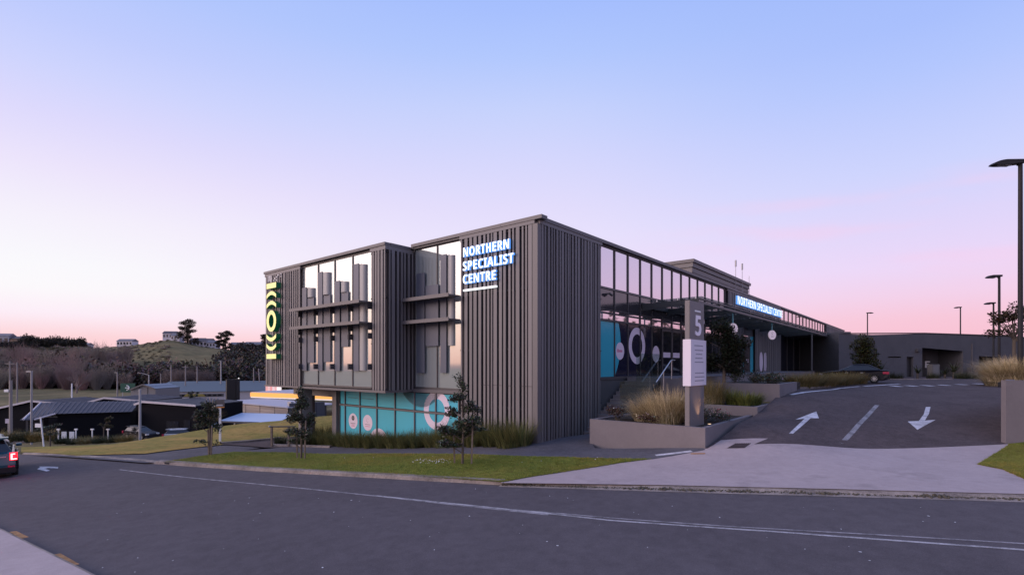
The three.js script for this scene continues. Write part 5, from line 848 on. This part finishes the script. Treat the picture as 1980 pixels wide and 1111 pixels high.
{ // panelled wash building in front of it
  const f = facade(428, 98, 558, 84), t = thing('wash_building', 'low building with pale boarded wall panels and flat lilac roof', 'building', f.pos, f.turn), b = EYE - 11, tp = [448, 475, 502.5, 531, 557], st = [428, ...tp], y = (px) => f.y(px, mix(777.5, 787, (px - 428) / 130));
  const boards = [0, 1, 2].map(i => std([0.29 + 0.03 * i, 0.245 + 0.025 * i, 0.225 + 0.02 * i], 0.8));
  part('wall', boxGeo(0, f.len, b, y(500) - 0.05, -7, -0.1), M.frame, t);
  for (let i = 0; i < 5; i++) { for (let k = 0; k < 7; k++) part('board', boxGeo(f.u(st[i]) + 0.06, f.u(st[i + 1]) - 0.06, y(500) - 0.12 - (k + 1) * 0.46, y(500) - 0.12 - k * 0.46 - 0.03, -0.09, 0.02 + 0.008 * ((k + i) % 3)), boards[(k * 2 + i) % 3], t); part('post', boxGeo(f.u(st[i + 1]) - 0.05, f.u(st[i + 1]) + 0.05, b, y(500) - 0.05, -0.09, 0.06), M.frame, t); }
  const rf = part('roof', boxGeo(-0.3, f.len + 0.3, y(500) - 0.04, y(500) + 0.14, -9, 0.35), paleRoof, t); part('roof_vent', new THREE.BoxGeometry(1.1, 0.7, 0.5).translate(f.u(545), y(500) + 0.5, -1.5), M.galv, rf);
  const w = facade(559, 84, 628, 88), s = thing('dark_wall', 'dark blue grey boarded wall right of the wash building', 'wall', w.pos, w.turn); for (let i = 0; i < 4; i++) part('wall_panel', boxGeo(w.len * i / 4 + 0.03, w.len * (i + 1) / 4 - 0.03, EYE - 11, w.y(590, 778), -0.3, 0), std([0.07, 0.07, 0.085], 0.7), s);
  const c = facade(416, 73, 536, 70), r = thing('blue_shelter', 'long open shelter with pale blue roof behind the grass bank', 'shelter', c.pos, c.turn), yr = c.y(470, 815), P = [[0.6, yr, 0], [c.len, yr + 0.05, 0], [c.len - 2.2, yr + 0.6, -6], [-1.2, yr + 0.55, -6]], g = new THREE.BufferGeometry(); g.setAttribute('position', new THREE.Float32BufferAttribute([0, 1, 2, 0, 2, 3].flatMap(i => P[i]), 3)); g.computeVertexNormals(); part('roof', g, std([0.34, 0.42, 0.55], 0.5), r); part('fascia', boxGeo(0.6, c.len, yr - 0.22, yr - 0.01, -0.05, 0.03), M.dark, r); for (let i = 0; i < 5; i++) part('post', boxGeo(0.8 + i * (c.len - 1.4) / 4, 0.95 + i * (c.len - 1.4) / 4, EYE - 11, yr - 0.02, -0.3, -0.15), M.galv, r);
  part('rear_wall', boxGeo(0, c.len - 2, EYE - 11, yr - 0.2, -6, -5.8), std([0.12, 0.09, 0.08], 0.8), r);
}
// ---- price sign, arrow sign, small signs, poles
{
  const [x, d] = G(425, 853, 0.1), t = thing('price_sign', 'small dark price sign with orange foot on a white post', 'sign', [x, gY(x, d), -d], 0.3), k = d / FOC;
  part('post', boxGeo(-0.06, 0.06, 0, 68 * k, -0.06, 0.06), M.white, t); part('panel', boxGeo(-8 * k, 7 * k, 70 * k, 84 * k, -0.08, 0.08), std([0.09, 0.08, 0.085], 0.5), t); part('orange_band', boxGeo(-8 * k - 0.005, 7 * k + 0.005, 68 * k, 70 * k, -0.085, 0.085), std([0.6, 0.22, 0.04], 0.6), t);
  for (const y of [72, 73.5]) part('price_line', boxGeo(-6 * k, 5 * k, y * k, y * k + 0.025, 0.08, 0.085), M.white, t);
}
{
  const t = thing('arrow_sign', 'green road sign with a white turning arrow', 'sign', W(232, 758, 118), 0.15); part('board', boxGeo(0, 3.1, 0, 2.05, -0.08, 0), std([0.012, 0.075, 0.05], 0.5), t); const a = part('arrow', new THREE.TorusGeometry(0.5, 0.11, 6, 20, 3.4).rotateZ(-1.7), M.white, t); a.position.set(1.35, 1.0, 0.02); part('arrow', boxGeo(1.0, 1.75, 0.92, 1.1, 0.0, 0.05), M.white, t);
  for (const x of [0.4, 2.7]) part('post', boxGeo(x - 0.07, x + 0.07, -5, -0.02, -0.2, -0.08), M.galv, t);
}
const poleMat = std([0.24, 0.21, 0.2], 0.8);
function pole(label, px, pyT, pyB, d, r, kind = 0, name = 'utility_pole', mat = poleMat, lean = 0) {
  const [x, yb, z] = W(px, pyB, d), h = (pyB - pyT) / FOC * d, t = thing(name, label, 'pole', [x, yb, z], 0, 'poles in the valley'); t.rotation.z = lean; part('pole', cyl(r * 1.2, r, -0.6, h, 8), mat, t);
  if (kind === 1) { part('arm', limb([0, h - 0.1, 0], [-2.2 * r * 8, h + 0.5, 0], r * 0.6, r * 0.5), mat, t); part('lamp_head', new THREE.BoxGeometry(0.9, 0.12, 0.3).translate(-2.2 * r * 8 - 0.3, h + 0.5, 0), M.galv, t); }
  if (kind === 2) part('crossarm', new THREE.BoxGeometry(1.8, 0.14, 0.12).translate(0, h - 0.5, 0), mat, t);
  if (kind === 3) part('lamp_head', new THREE.BoxGeometry(0.6, 0.14, 0.3).translate(-0.25, h, 0), M.galv, t);
}
pole('tall timber pole at the left edge with a lamp', 20, 735, 850, 60, 0.14, 0); pole('thin far pole left of the tall timber pole', 18, 698, 790, 100, 0.12, 2); pole('thin far pole right of the tall timber pole', 32, 700, 785, 100, 0.12, 0);
{ const t = thing('floodlight', 'white floodlight bracketed on the tall timber pole', 'lamp', W(14, 755, 60)); part('lamp_head', new THREE.BoxGeometry(0.5, 0.28, 0.4), M.white, t); part('bracket', limb([0.2, 0, 0], [0.36, 0.1, 0], 0.04, 0.04), M.galv, t); }
pole('slim lamp pole in front of the ribbed roof', 60, 718, 850, 64, 0.1, 3, 'light_pole', std([0.3, 0.28, 0.28], 0.7)); pole('pale lamp pole rising before the black building', 270, 752, 851, 62, 0.12, 0, 'light_pole', std([0.34, 0.33, 0.34], 0.7));
pole('white thin pole above the middle gable', 138, 741, 785, 95, 0.1, 0, 'light_pole', M.white); pole('dark pole before the arrow sign', 226, 720, 766, 130, 0.14, 3); pole('lamp pole with bent arm right of the arrow sign', 287, 724, 752, 140, 0.13, 1, 'light_pole', std([0.34, 0.33, 0.34], 0.7)); pole('timber pole in the dark trees, left of the bare thicket', 330, 705, 748, 165, 0.16); pole('timber pole behind the warehouse roof', 358, 706, 775, 160, 0.16, 2); pole('timber pole right of the bare thicket', 380.5, 708, 748, 165, 0.16); pole('grey lamp pole right of the warehouse middle', 426.5, 698, 748, 165, 0.2, 3, 'light_pole', std([0.3, 0.28, 0.28], 0.7)); pole('timber pole near the black slab', 310, 722, 748, 165, 0.14); pole('timber pole left of the emblem end', 490, 711, 746, 170, 0.16); pole('leaning timber pole left of the emblem end', 502, 712, 746, 170, 0.16, 0, 'utility_pole', poleMat, 0.08);
{ // leaning white sign post at the corner, sign boards and marker posts by the black building
  const d = 37, t = thing('leaning_sign_post', 'white leaning street sign post on the left corner', 'sign', W(85, 869, d)); part('post', limb([0, -0.2, 0], [-0.28, 2.35, 0], 0.045, 0.045, 8), M.white, t); part('sign_plate', new THREE.BoxGeometry(0.5, 0.28, 0.03).translate(-0.42, 1.75, 0), M.white, t);
  [[123, 'left'], [138, 'right']].forEach(([px, s]) => { const k = thing('sign_board', `small white sign board by the black building, the ${s} of two`, 'sign', W(px, 853, 66), 0.2, 'two white sign boards'); part('board', boxGeo(-0.27, 0.27, 0.35, 1.25, -0.04, 0.04), M.white, k); part('leg', boxGeo(-0.05, 0.05, -0.2, 0.35, -0.03, 0.03), M.galv, k); });
  [112, 146, 177.5, 208].forEach((px, i) => { const k = thing('marker_post', `white T shaped marker post before the black wall, ${['first', 'second', 'third', 'fourth'][i]} from the left`, 'post', W(px, 845, 67), 0, 'white marker posts'); part('post', boxGeo(-0.05, 0.05, -0.3, 0.95, -0.05, 0.05), M.white, k); part('cap', boxGeo(-0.2, 0.2, 0.95, 1.12, -0.06, 0.06), M.white, k); });
  const k = thing('notice_board', 'lilac notice board on posts left of the porch', 'sign', W(15, 818, 64)); part('board', boxGeo(-0.35, 0.35, 0, 0.55, -0.04, 0.04), std([0.4, 0.36, 0.45], 0.6), k); part('post', boxGeo(-0.04, 0.04, -2.2, 0, -0.03, 0.03), M.galv, k);
  const bl = thing('blue_board', 'blue notice board beside the small young tree', 'sign', W(413, 830, 70)); part('board', boxGeo(-0.4, 0.4, -0.2, 0.9, -0.05, 0.05), std([0.2, 0.3, 0.5], 0.6), bl); part('post', boxGeo(-0.05, 0.05, -1.4, -0.2, -0.04, 0.04), M.galv, bl);
}
{ // hedges by the black building
  const R = rng(77); [[-5, 855, 2.2], [40, 851, 2.0], [65, 853, 1.6], [80, 850, 1.8], [118, 857, 1.4], [140, 858, 1.4], [165, 857, 1.4], [190, 856, 1.4], [215, 855, 1.4], [240, 853, 1.4]].forEach(([px, py, s], i) => { const d = 52 + 8 * (i > 3 ? 1 : 0.6), [x, y, z] = W(px, py, d); clump(i % 3 ? 'dark' : 'dry', i, x, d, y, s * 1.2, `low hedge clump before the black building, ${['at the left edge', 'behind the departing car', 'left of the leaning post', 'behind the leaning post', 'first right of the leaning post', 'second right of the leaning post', 'third right of the leaning post', 'fourth right of the leaning post', 'fifth right of the leaning post', 'nearest the parked van'][i]}`, 'hedge clumps before the black building', 0.75, R() * 6); });
  openTree('small round tree before the long black wall', 200, 845, 66, 2.8, 501, palOlive, 900, 0.14, 'small_tree', 9); openTree('small leafy tree beside the leaning sign post', 96, 862, 42, 2.2, 502, palTree, 1100, 0.1, 'small_tree', 10); openTree('round dark bush on the wash building corner', 372, 783, 82, 2.2, 503, palTree, 900, 0.18, 'small_tree', 9);
  const pa = thing('pampas_plant', 'pampas plant with pale plumes behind the small young tree', 'plant', W(413, 815, 62)); part('leaves', clumpGeo(505, 260, 1.6, 0.4, 0.04, 1.2, palDry, 1), M.blade, pa); for (let i = 0; i < 5; i++) { const a = -0.8 + i * 0.4; part('plume', new THREE.CylinderGeometry(0.02, 0.13, 1.3, 6).rotateZ(-a * 0.25).translate(a, 2.2 + 0.2 * (i % 2), 0.1 * i), std([0.42, 0.33, 0.27], 0.9), pa); }
}
// low rail by the lower car park
{ const [x, d] = G(525, 862, 0.12), t = thing('low_rail', 'low dark rail on pale posts by the lower car park', 'rail', [x, gY(x, d) + 0.1, -d]); const k = d / FOC; for (const a of [0, 33]) part('post', boxGeo(a * k - 0.05, a * k + 0.05, -0.2, 37 * k, -0.05, 0.05), M.wood, t); part('rail', limb([-4 * k, 38 * k, 0.02], [46 * k, 38.5 * k, 0.02], 0.035, 0.035, 8), M.frame, t); part('knob', new THREE.SphereGeometry(0.06, 10, 8).translate(-4 * k, 38.5 * k, 0.02), M.galv, t); }
for (const [pts, lab] of [[[[428, 858.5], [480, 854.5], [545, 848]], 'dark kerb behind the lower car park entrance'], [[[523, 862.5], [575, 864], [637, 866]], 'pale kerb stone before the open left end']]) struct('yard_kerb', sweepProfile(resample(GP(pts, 0.1), 0.6).map(p => [...p, gY(...p) + 0.08]), [[0.2, 0.02], [0.18, 0.14], [0, 0.13], [-0.02, -0.06]]), M.kerb, lab, 'kerb');

// ---------------------------------------------------------------- hillside: houses, trees, scrub
const onHill = (px, d) => { const x = (px - PX) / FOC * d; return [x, gY(x, d), -d]; };
function house(label, px, d, w, h, dep, turn, wall, roof, n) {
  const t = thing('hill_house', label, 'house', onHill(px, d), turn, 'houses along the ridge'); part('wall', boxGeo(-w / 2, w / 2, -3, h, -dep / 2, dep / 2), wall, t);
  part('roof', ext([[-dep / 2 - 0.5, h], [dep / 2 + 0.5, h], [0, h + dep * 0.28]], w + 0.8, (w + 0.8) / 2).rotateY(Math.PI / 2), roof, t);
  for (let i = 0; i < n; i++) { const x = -w / 2 + (i + 0.5) * w / n; const q = part('window', boxGeo(x - w / n * 0.3, x + w / n * 0.3, h * 0.35, h * 0.8, dep / 2 + 0.01, dep / 2 + 0.08), M.glassSpandrel, t); part('sill', boxGeo(x - w / n * 0.33, x + w / n * 0.33, h * 0.3, h * 0.34, dep / 2 + 0.01, dep / 2 + 0.15), M.white, q); }
}
const hw = std([0.6, 0.56, 0.6], 0.7), hw2 = std([0.32, 0.32, 0.36], 0.7), hr = std([0.07, 0.06, 0.07], 0.7), hr2 = std([0.16, 0.15, 0.17], 0.7);
house('large two storey white house highest on the ridge', 330, 452, 10, 5.2, 8, 0.2, hw, hr, 4); house('pale house just right of the highest house', 343, 445, 7, 4.5, 8, 0.1, hw, hr2, 3); house('grey roofed house right of the tall ridge tree', 384, 458, 12, 5, 9, 0, hw2, hr, 4); house('pale house left of the second ridge tree', 398, 456, 12, 5, 10, 0.1, hw, hr, 4); house('white house touching the second ridge tree on its left', 412, 452, 8, 4.5, 8, 0, hw, hr2, 3); house('white house right of the second ridge tree', 458, 455, 9, 5, 8, 0.1, hw, hr2, 3); house('dark roofed house near the right end of the ridge', 471, 455, 11, 5, 9, 0, hw2, hr, 4); house('two storey house nearest the emblem end', 491, 455, 14, 6, 9, 0, hw2, hr2, 5);
house('long pale house on the low part of the ridge', 246, 468, 14, 4.5, 8, 0, hw, hr2, 5); house('small white house at the end of the pine row', 166, 468, 8, 4, 7, 0, hw, hr2, 3); house('flat pale building at the left edge of the ridge', -4, 460, 22, 9, 9, 0.2, hw2, hr2, 5); house('brown building left of the pine row', 30, 462, 16, 7, 8, -0.1, std([0.1, 0.07, 0.06], 0.8), hr, 4);
const palRidge = [[0.04, 0.034, 0.022], [0.03, 0.028, 0.02], [0.055, 0.04, 0.025]];
function ridgeTree(label, px, d, h, seed, wide) {
  const p = onHill(px, d), t = thing('ridge_tree', label, 'tree', [p[0], p[1] - 1, p[2]]), R = rng(seed), bl = [], gs = [limb([0, -1, 0], [0, h * 0.5, 0], h * 0.035, h * 0.02, 7)];
  for (let k = 0; k < 30; k++) { const a = R() * 6.28, yy = h * (0.12 + 0.82 * (k / 29)), q = h * wide * (k < 12 ? 1 : 1 - 0.35 * (k / 29)) * Math.sqrt(R()), b = [Math.cos(a) * q, yy, Math.sin(a) * q, h * (0.1 + 0.07 * R()), h * 0.07, h * 0.12]; bl.push(b); gs.push(limb([0, h * Math.min(0.5, yy / h * 0.7), 0], b.slice(0, 3), h * 0.012, h * 0.004, 5)); }
  part('trunk', merge(gs), M.bark, t); part('crown', leafCloud(seed, bl, 11000, 0.6, palRidge, 0.75), M.leaf, t);
}
ridgeTree('tall spreading tree on the ridge beside the highest house', 362, 438, 22, 601, 0.36); ridgeTree('second broad tree on the ridge, between white houses', 436, 438, 17, 602, 0.46); ridgeTree('dark conifer on the ridge touching the emblem end', 514, 430, 17, 603, 0.22);
{
  const unit = leafCloud(700, [[0, 0.45, 0, 0.8, 0.5, 0.8], [0.3, 0.8, 0.2, 0.5, 0.35, 0.5], [-0.4, 0.6, -0.2, 0.45, 0.4, 0.5]], 520, 0.15, [[1, 1, 1], [0.7, 0.7, 0.7], [1.3, 1.25, 1.2]], 0.8);
  const o = new THREE.Object3D(), c = new THREE.Color();
  const scatter = (name, label, seed, list, geo = unit) => { const im = new THREE.InstancedMesh(geo, M.leaf, list.length), R = rng(seed); list.forEach(([x, y, z, s, sy, col], i) => { o.position.set(x, y, z); o.rotation.set(0, R() * 6.28, 0); o.scale.set(s, s * sy, s); o.updateMatrix(); im.setMatrixAt(i, o.matrix); im.setColorAt(i, c.setRGB(...col)); }); im.name = name; shade(im); tag(im, label, 'scrub', null, 'stuff'); scene.add(im); };
  const R = rng(710), scrub = [], wood = [], pines = [];
  for (let i = 0; i < 1500; i++) { const d = 228 + 110 * R(), px = -260 + 1000 * R(); const p = onHill(px, d); const s = 4 + 5 * R(), g = fbm(px * 0.02, d * 0.05, 12); if ((px > 175 && px < 430 && d > 258 + 40 * vnoise(px * 0.03, 1, 4)) || (px <= 175 && d > 318)) continue; wood.push([p[0], p[1] - 0.6, p[2], s, 0.8 + 0.5 * R(), g > 0.52 ? [0.08, 0.063, 0.052] : [0.048, 0.043, 0.033]].map((v, k) => v)); }
  for (let i = 0; i < 2600; i++) { const d = 290 + 170 * R(), px = -220 + 780 * R(), g = fbm(px * 0.015, d * 0.03, 22); if (px > 330 && px < 430 && d > 320 && d < 440) continue; if (px > 170 && R() < 0.35) continue; if (px > 180 && px < 330 && d > 400 && R() < 0.3) continue; const p = onHill(px, d); scrub.push([p[0], p[1] - 0.3, p[2], (px > 170 ? 0.7 : 1.2) + (px > 170 ? 1.3 : 2.6) * R() * (g > 0.5 ? 1.4 : 0.7), 0.7, g > 0.53 ? [0.26, 0.22, 0.17] : g > 0.46 ? [0.1, 0.09, 0.05] : [0.06, 0.056, 0.035]]); }
  for (let i = 0; i < 260; i++) { const px = 40 + 118 * R(), d = 425 + 30 * R(), p = onHill(px, d); pines.push([p[0], p[1] - 1, p[2], 3.2 + 2 * R(), 1.5 + 0.9 * R() * vnoise(px * 0.15, 3, 8), [0.02, 0.019, 0.013]]); }
  for (let i = 0; i < 160; i++) { const px = -160 + 230 * R(), d = 400 + 30 * R(), p = onHill(px, d); pines.push([p[0], p[1] - 1, p[2], 3 + 2 * R(), 1.2, [0.024, 0.02, 0.016]]); }
  for (let i = 0; i < 150; i++) { const px = 455 + 90 * R(), d = 380 + 60 * R(), p = onHill(px, d); wood.push([p[0], p[1] - 1, p[2], 4 + 3 * R(), 1.1, [0.026, 0.022, 0.018]]); }
  { const bank = []; for (let i = 0; i < 420; i++) { const x = 78 + 55 * R(), d = x / (1.1 + 0.9 * R()), s = 3.5 + 3 * R(); bank.push([x, gY(x, d) - 0.5, -d, s, 1.1 + 0.7 * vnoise(x * 0.1, d * 0.1, 5), [0.03, 0.032, 0.02]]); } scatter('roadside_wood', 'dark belt of trees across the street, right of the picture', 6, bank); }
  scatter('hillside_wood', 'dark wood and brush covering the foot of the hill', 1, wood); scatter('hillside_scrub', 'olive and tan scrub on the upper hillside', 2, scrub); scatter('pine_row', 'dark row of pines along the left ridge', 3, pines);
  // bare winter brush: bundles of fine rising twigs
  const tw = []; const R2 = rng(720); for (let i = 0; i < 70; i++) { const a = R2() * 6.28, q = 0.35 * Math.sqrt(R2()), l = 0.6 + 0.5 * R2(); const b = [Math.cos(a) * q * 0.3, 0, Math.sin(a) * q * 0.3], e = [Math.cos(a) * q * 1.6, l, Math.sin(a) * q * 1.6]; tw.push(limb(b, e, 0.012, 0.003, 3)); for (let k = 0; k < 3; k++) { const m = b.map((v, j) => mix(v, e[j], 0.4 + 0.5 * R2())); tw.push(limb(m, [m[0] + (R2() - 0.5) * 0.35, m[1] + 0.25 * R2() + 0.1, m[2] + (R2() - 0.5) * 0.35], 0.005, 0.002, 3)); } }
  const tg = merge(tw); tg.setAttribute('color', new THREE.Float32BufferAttribute(new Float32Array(tg.attributes.position.count * 3).fill(1), 3)); tg.deleteAttribute('uv');
  const bare = []; for (let i = 0; i < 190; i++) { const px = -40 + 290 * R() , d = 215 + 120 * R(), p = onHill(px, d); bare.push([p[0], p[1] - 0.5, p[2], 6 + 7 * R() * R(), 0.9 + 0.5 * R(), [0.19 + 0.08 * R(), 0.15 + 0.04 * R(), 0.145]]); } for (let i = 0; i < 40; i++) { const px = 325 + 75 * R(), d = 205 + 20 * R(), p = onHill(px, d); bare.push([p[0], p[1] - 0.5, p[2], 6 + 2 * R(), 1.1, [0.13, 0.1, 0.095]]); }
  scatter('bare_thicket', 'grey brown bare winter thicket in front of the hill', 4, bare, tg);
  // one large bare tree
  const t = thing('bare_tree', 'large bare grey tree spreading before the dark hillside', 'tree', W(147, 766, 195)), gs = [], R3 = rng(731); const grow = (a, dir, l, r, n) => { const b = a.map((v, j) => v + dir[j] * l); gs.push(limb(a, b, r, r * 0.68, n > 2 ? 6 : 4)); if (!n) return; for (let k = 0; k < (n > 2 ? 4 : 3); k++) { const v = [dir[0] + (R3() - 0.5) * 1.3, dir[1] + (R3() - 0.25) * 0.6, dir[2] + (R3() - 0.5) * 1.3], m = Math.hypot(...v); grow(b, v.map(q => q / m), l * (0.62 + 0.25 * R3()), r * 0.6, n - 1); } };
  grow([0, -0.5, 0], [0.03, 1, 0], 3.2, 0.42, 5); part('trunk', merge(gs), std([0.2, 0.15, 0.14], 0.9), t);
}

// ---------------------------------------------------------------- cars: local x runs forward
function car(label, pos, turn, o) {
  const t = thing(o.name, label, 'car', pos, turn), w = o.w, sm = (pts) => { const s = new THREE.Shape(); s.moveTo(...pts[0]); for (let i = 1; i < pts.length; i++) pts[i].length === 4 ? s.quadraticCurveTo(...pts[i]) : s.lineTo(...pts[i]); return s; };
  const shell = (pts, width, taper, y0, seg = 12) => { const b = 0.07, g = new THREE.ExtrudeGeometry(sm(pts), { depth: width - 2 * b, bevelEnabled: true, bevelSize: b * 0.6, bevelThickness: b, bevelSegments: 3, curveSegments: seg }).translate(0, 0, -(width - 2 * b) / 2), p = g.attributes.position; for (let i = 0; i < p.count; i++) { const y = p.getY(i), x = p.getX(i), k = 1 - taper * Math.max(0, y - y0), c = 1 - 0.1 * Math.pow(Math.max(0, Math.abs(y - 0.62) / 0.42), 2) * (y < 0.62 ? 1 : 0.6), e = c * (1 - 0.1) + 0.1 * c - 0.1 * Math.pow(Math.min(1, Math.abs(x) / (o.l / 2)), 6); p.setZ(i, p.getZ(i) * k * e); } g.computeVertexNormals(); return g; };
  part('body', shell(o.body, w, 0.05, 0.7), o.paint, t); part('cabin_glass', shell(o.cabin, w - 0.1, 0.3, o.belt), M.carGlass, t); part('roof', shell(o.roof, w - 0.1, 0.3, o.belt), o.paint, t);
  for (const s of [-1, 1]) for (const x of o.axles) {
    const q = new THREE.Group(); q.name = 'wheel'; q.position.set(x, o.r, s * (w / 2 - 0.11)); t.add(q); part('tyre', new THREE.TorusGeometry(o.r - 0.085, 0.09, 10, 28).scale(1, 1, 1.2), M.tyre, q); part('rim', new THREE.CylinderGeometry(o.r * 0.2, o.r * 0.2, 0.05, 12).rotateX(Math.PI / 2).translate(0, 0, s * 0.08), M.rim, q); part('hub_disc', new THREE.CylinderGeometry(o.r - 0.1, o.r - 0.1, 0.12, 20).rotateX(Math.PI / 2), M.tyre, q);
    for (let k = 0; k < 10; k++) part('spoke', new THREE.BoxGeometry(o.r * 0.72, 0.035, 0.03).translate(o.r * 0.38, 0, s * 0.085).rotateZ(k * 0.6283), M.rim, q);
    part('arch', new THREE.TorusGeometry(o.r + 0.03, 0.035, 6, 20, Math.PI).translate(x, o.r, s * (w / 2 - 0.03)), M.tyre, t);
  }
  for (const s of [-1, 1]) { for (const [n, x0, x1, y0, y1, z0, z1, m] of o.lights) bx(t, n, m, x0, x1, y0, y1, s * z0, s * z1); part('door_mirror', new RoundedBoxGeometry(0.16, 0.13, 0.2, 2, 0.04).translate(o.mirror[0], o.mirror[1], s * (w / 2 + 0.06)), o.paint, t); for (const x of o.handles) bx(t, 'door_handle', M.rim, x, x + 0.2, o.belt - 0.12, o.belt - 0.08, s * (w / 2 - 0.01), s * (w / 2 + 0.02)); }
  for (const [n, x0, x1, y0, y1, z0, z1, m] of o.mid) bx(t, n, m, x0, x1, y0, y1, z0, z1);
  return t;
}
const redOn = glow([1, 0.02, 0.04], 0.9, [0.4, 0.01, 0.02]), redHot = glow([1, 0.5, 0.5], 2.5, [0.6, 0.2, 0.2]), redOff = phy([0.4, 0.02, 0.06], 0.2), clearLamp = phy([0.5, 0.5, 0.52], 0.1);
const suv = (paint, lit) => ({ name: lit ? 'departing_car' : 'parked_van', l: 4.5, w: 1.86, r: 0.36, belt: 0.98, axles: [-1.35, 1.4], paint, mirror: [0.75, 1.05], handles: [-0.7, 0.25],
  body: [[-2.2, 0.32], [-2.25, 0.6], [-2.2, 1.0], [-2.05, 1.05], [0.95, 1.0], [1.9, 0.93, 2.18, 0.72], [2.25, 0.5, 2.18, 0.3], [1.85, 0.24], [-1.9, 0.24]], cabin: [[-2.08, 0.98], [-1.72, 1.55], [-1.3, 1.6], [0.1, 1.58], [1.0, 0.98]], roof: [[-1.8, 1.55], [-1.5, 1.62], [-0.6, 1.68, 0.2, 1.58], [0.05, 1.56], [-1.4, 1.55]],
  lights: lit ? [['tail_light', -2.3, -2.1, 0.77, 1.07, 0.64, 0.88, redOn], ['brake_lamp', -2.315, -2.2, 0.84, 1.0, 0.68, 0.73, redHot], ['brake_lamp', -2.315, -2.2, 0.8, 0.84, 0.68, 0.86, redHot], ['brake_lamp', -2.315, -2.2, 1.0, 1.04, 0.68, 0.81, redHot], ['headlight', 2.05, 2.22, 0.66, 0.82, 0.5, 0.85, clearLamp], ['reflector', -2.29, -2.2, 0.5, 0.56, 0.6, 0.8, redOff]] : [['tail_light', -2.3, -2.1, 0.78, 1.08, 0.62, 0.9, redOff], ['headlight', 2.02, 2.26, 0.66, 0.84, 0.5, 0.86, clearLamp]],
  mid: [['rear_bumper', -2.34, -2.18, 0.3, 0.5, -0.84, 0.84, M.tyre], ['front_bumper', 2.12, 2.3, 0.28, 0.46, -0.82, 0.82, M.tyre], ['number_plate', -2.3, -2.27, 0.72, 0.84, -0.26, 0.26, M.white], ['tailgate_strip', -2.3, -2.24, 0.9, 0.95, -0.55, 0.55, M.rim], ['spoiler', -2.0, -1.6, 1.6, 1.66, -0.62, 0.62, paint]] });
{
  const d = 21.5, x = -22.1, y = gY(x, d); const t = car('dark teal hatchback driving away at the left edge with brake lamps on', [x, y, -d], Math.atan2(0.70, -0.71), suv(phy([0.016, 0.075, 0.1], 0.35, { clearcoat: 0.3, clearcoatRoughness: 0.1 }), true));
  for (const s of [-1, 1]) { const l = new THREE.PointLight(new THREE.Color(1, 0.04, 0.06), 0.5); l.position.set(-2.42, 0.93, s * 0.74); l.name = 'brake_glow'; t.add(l); }
  const [vx, vy, vz] = W(272, 848, 67); car('dark van parked behind the pale lamp pole', [vx, vy, vz], -0.35, suv(phy([0.008, 0.009, 0.014], 0.4, { specularIntensity: 0.4 }), false));
  const [wx, wy, wz] = W(357, 836, 66); car('black and white car parked below the small young tree', [wx, wy - 1.1, wz], 0.3, { ...suv(phy([0.5, 0.5, 0.52], 0.3, { clearcoat: 1 }), false), name: 'parked_car' });
  const sx = (1650 - PX) / FOC * 41.5; 
  car('dark blue sedan parked nose in beside the planting bed', [sx, gY(sx, 41.5) + 0.1, -41.5], Math.PI - 0.62, { name: 'parked_sedan', l: 4.7, w: 1.84, r: 0.34, belt: 0.9, axles: [-1.4, 1.42], mirror: [0.6, 0.98], handles: [-0.7, 0.3], paint: phy([0.006, 0.006, 0.012], 0.35, { specularIntensity: 0.5 }),
    body: [[-2.25, 0.32], [-2.33, 0.6], [-2.26, 0.98], [-1.6, 1.0], [0.9, 0.92], [1.9, 0.85, 2.25, 0.66], [2.33, 0.5, 2.25, 0.28], [1.9, 0.22], [-1.9, 0.22]], cabin: [[-1.95, 0.95], [-1.1, 1.38], [-0.7, 1.41], [0.0, 1.38], [1.05, 0.9]], roof: [[-1.75, 1.08], [-1.1, 1.4], [-0.55, 1.5, 0.05, 1.38], [-0.1, 1.36], [-1.0, 1.36]],
    lights: [['tail_light', -2.35, -1.95, 0.72, 0.88, 0.55, 0.92, redOff], ['headlight', 2.05, 2.3, 0.58, 0.72, 0.45, 0.86, clearLamp]], mid: [['rear_bumper', -2.4, -2.2, 0.3, 0.48, -0.82, 0.82, M.tyre], ['number_plate', -2.37, -2.33, 0.6, 0.7, -0.26, 0.26, M.white], ['front_bumper', 2.15, 2.36, 0.26, 0.44, -0.8, 0.8, M.tyre]] });
}
renderer.render(scene, camera);
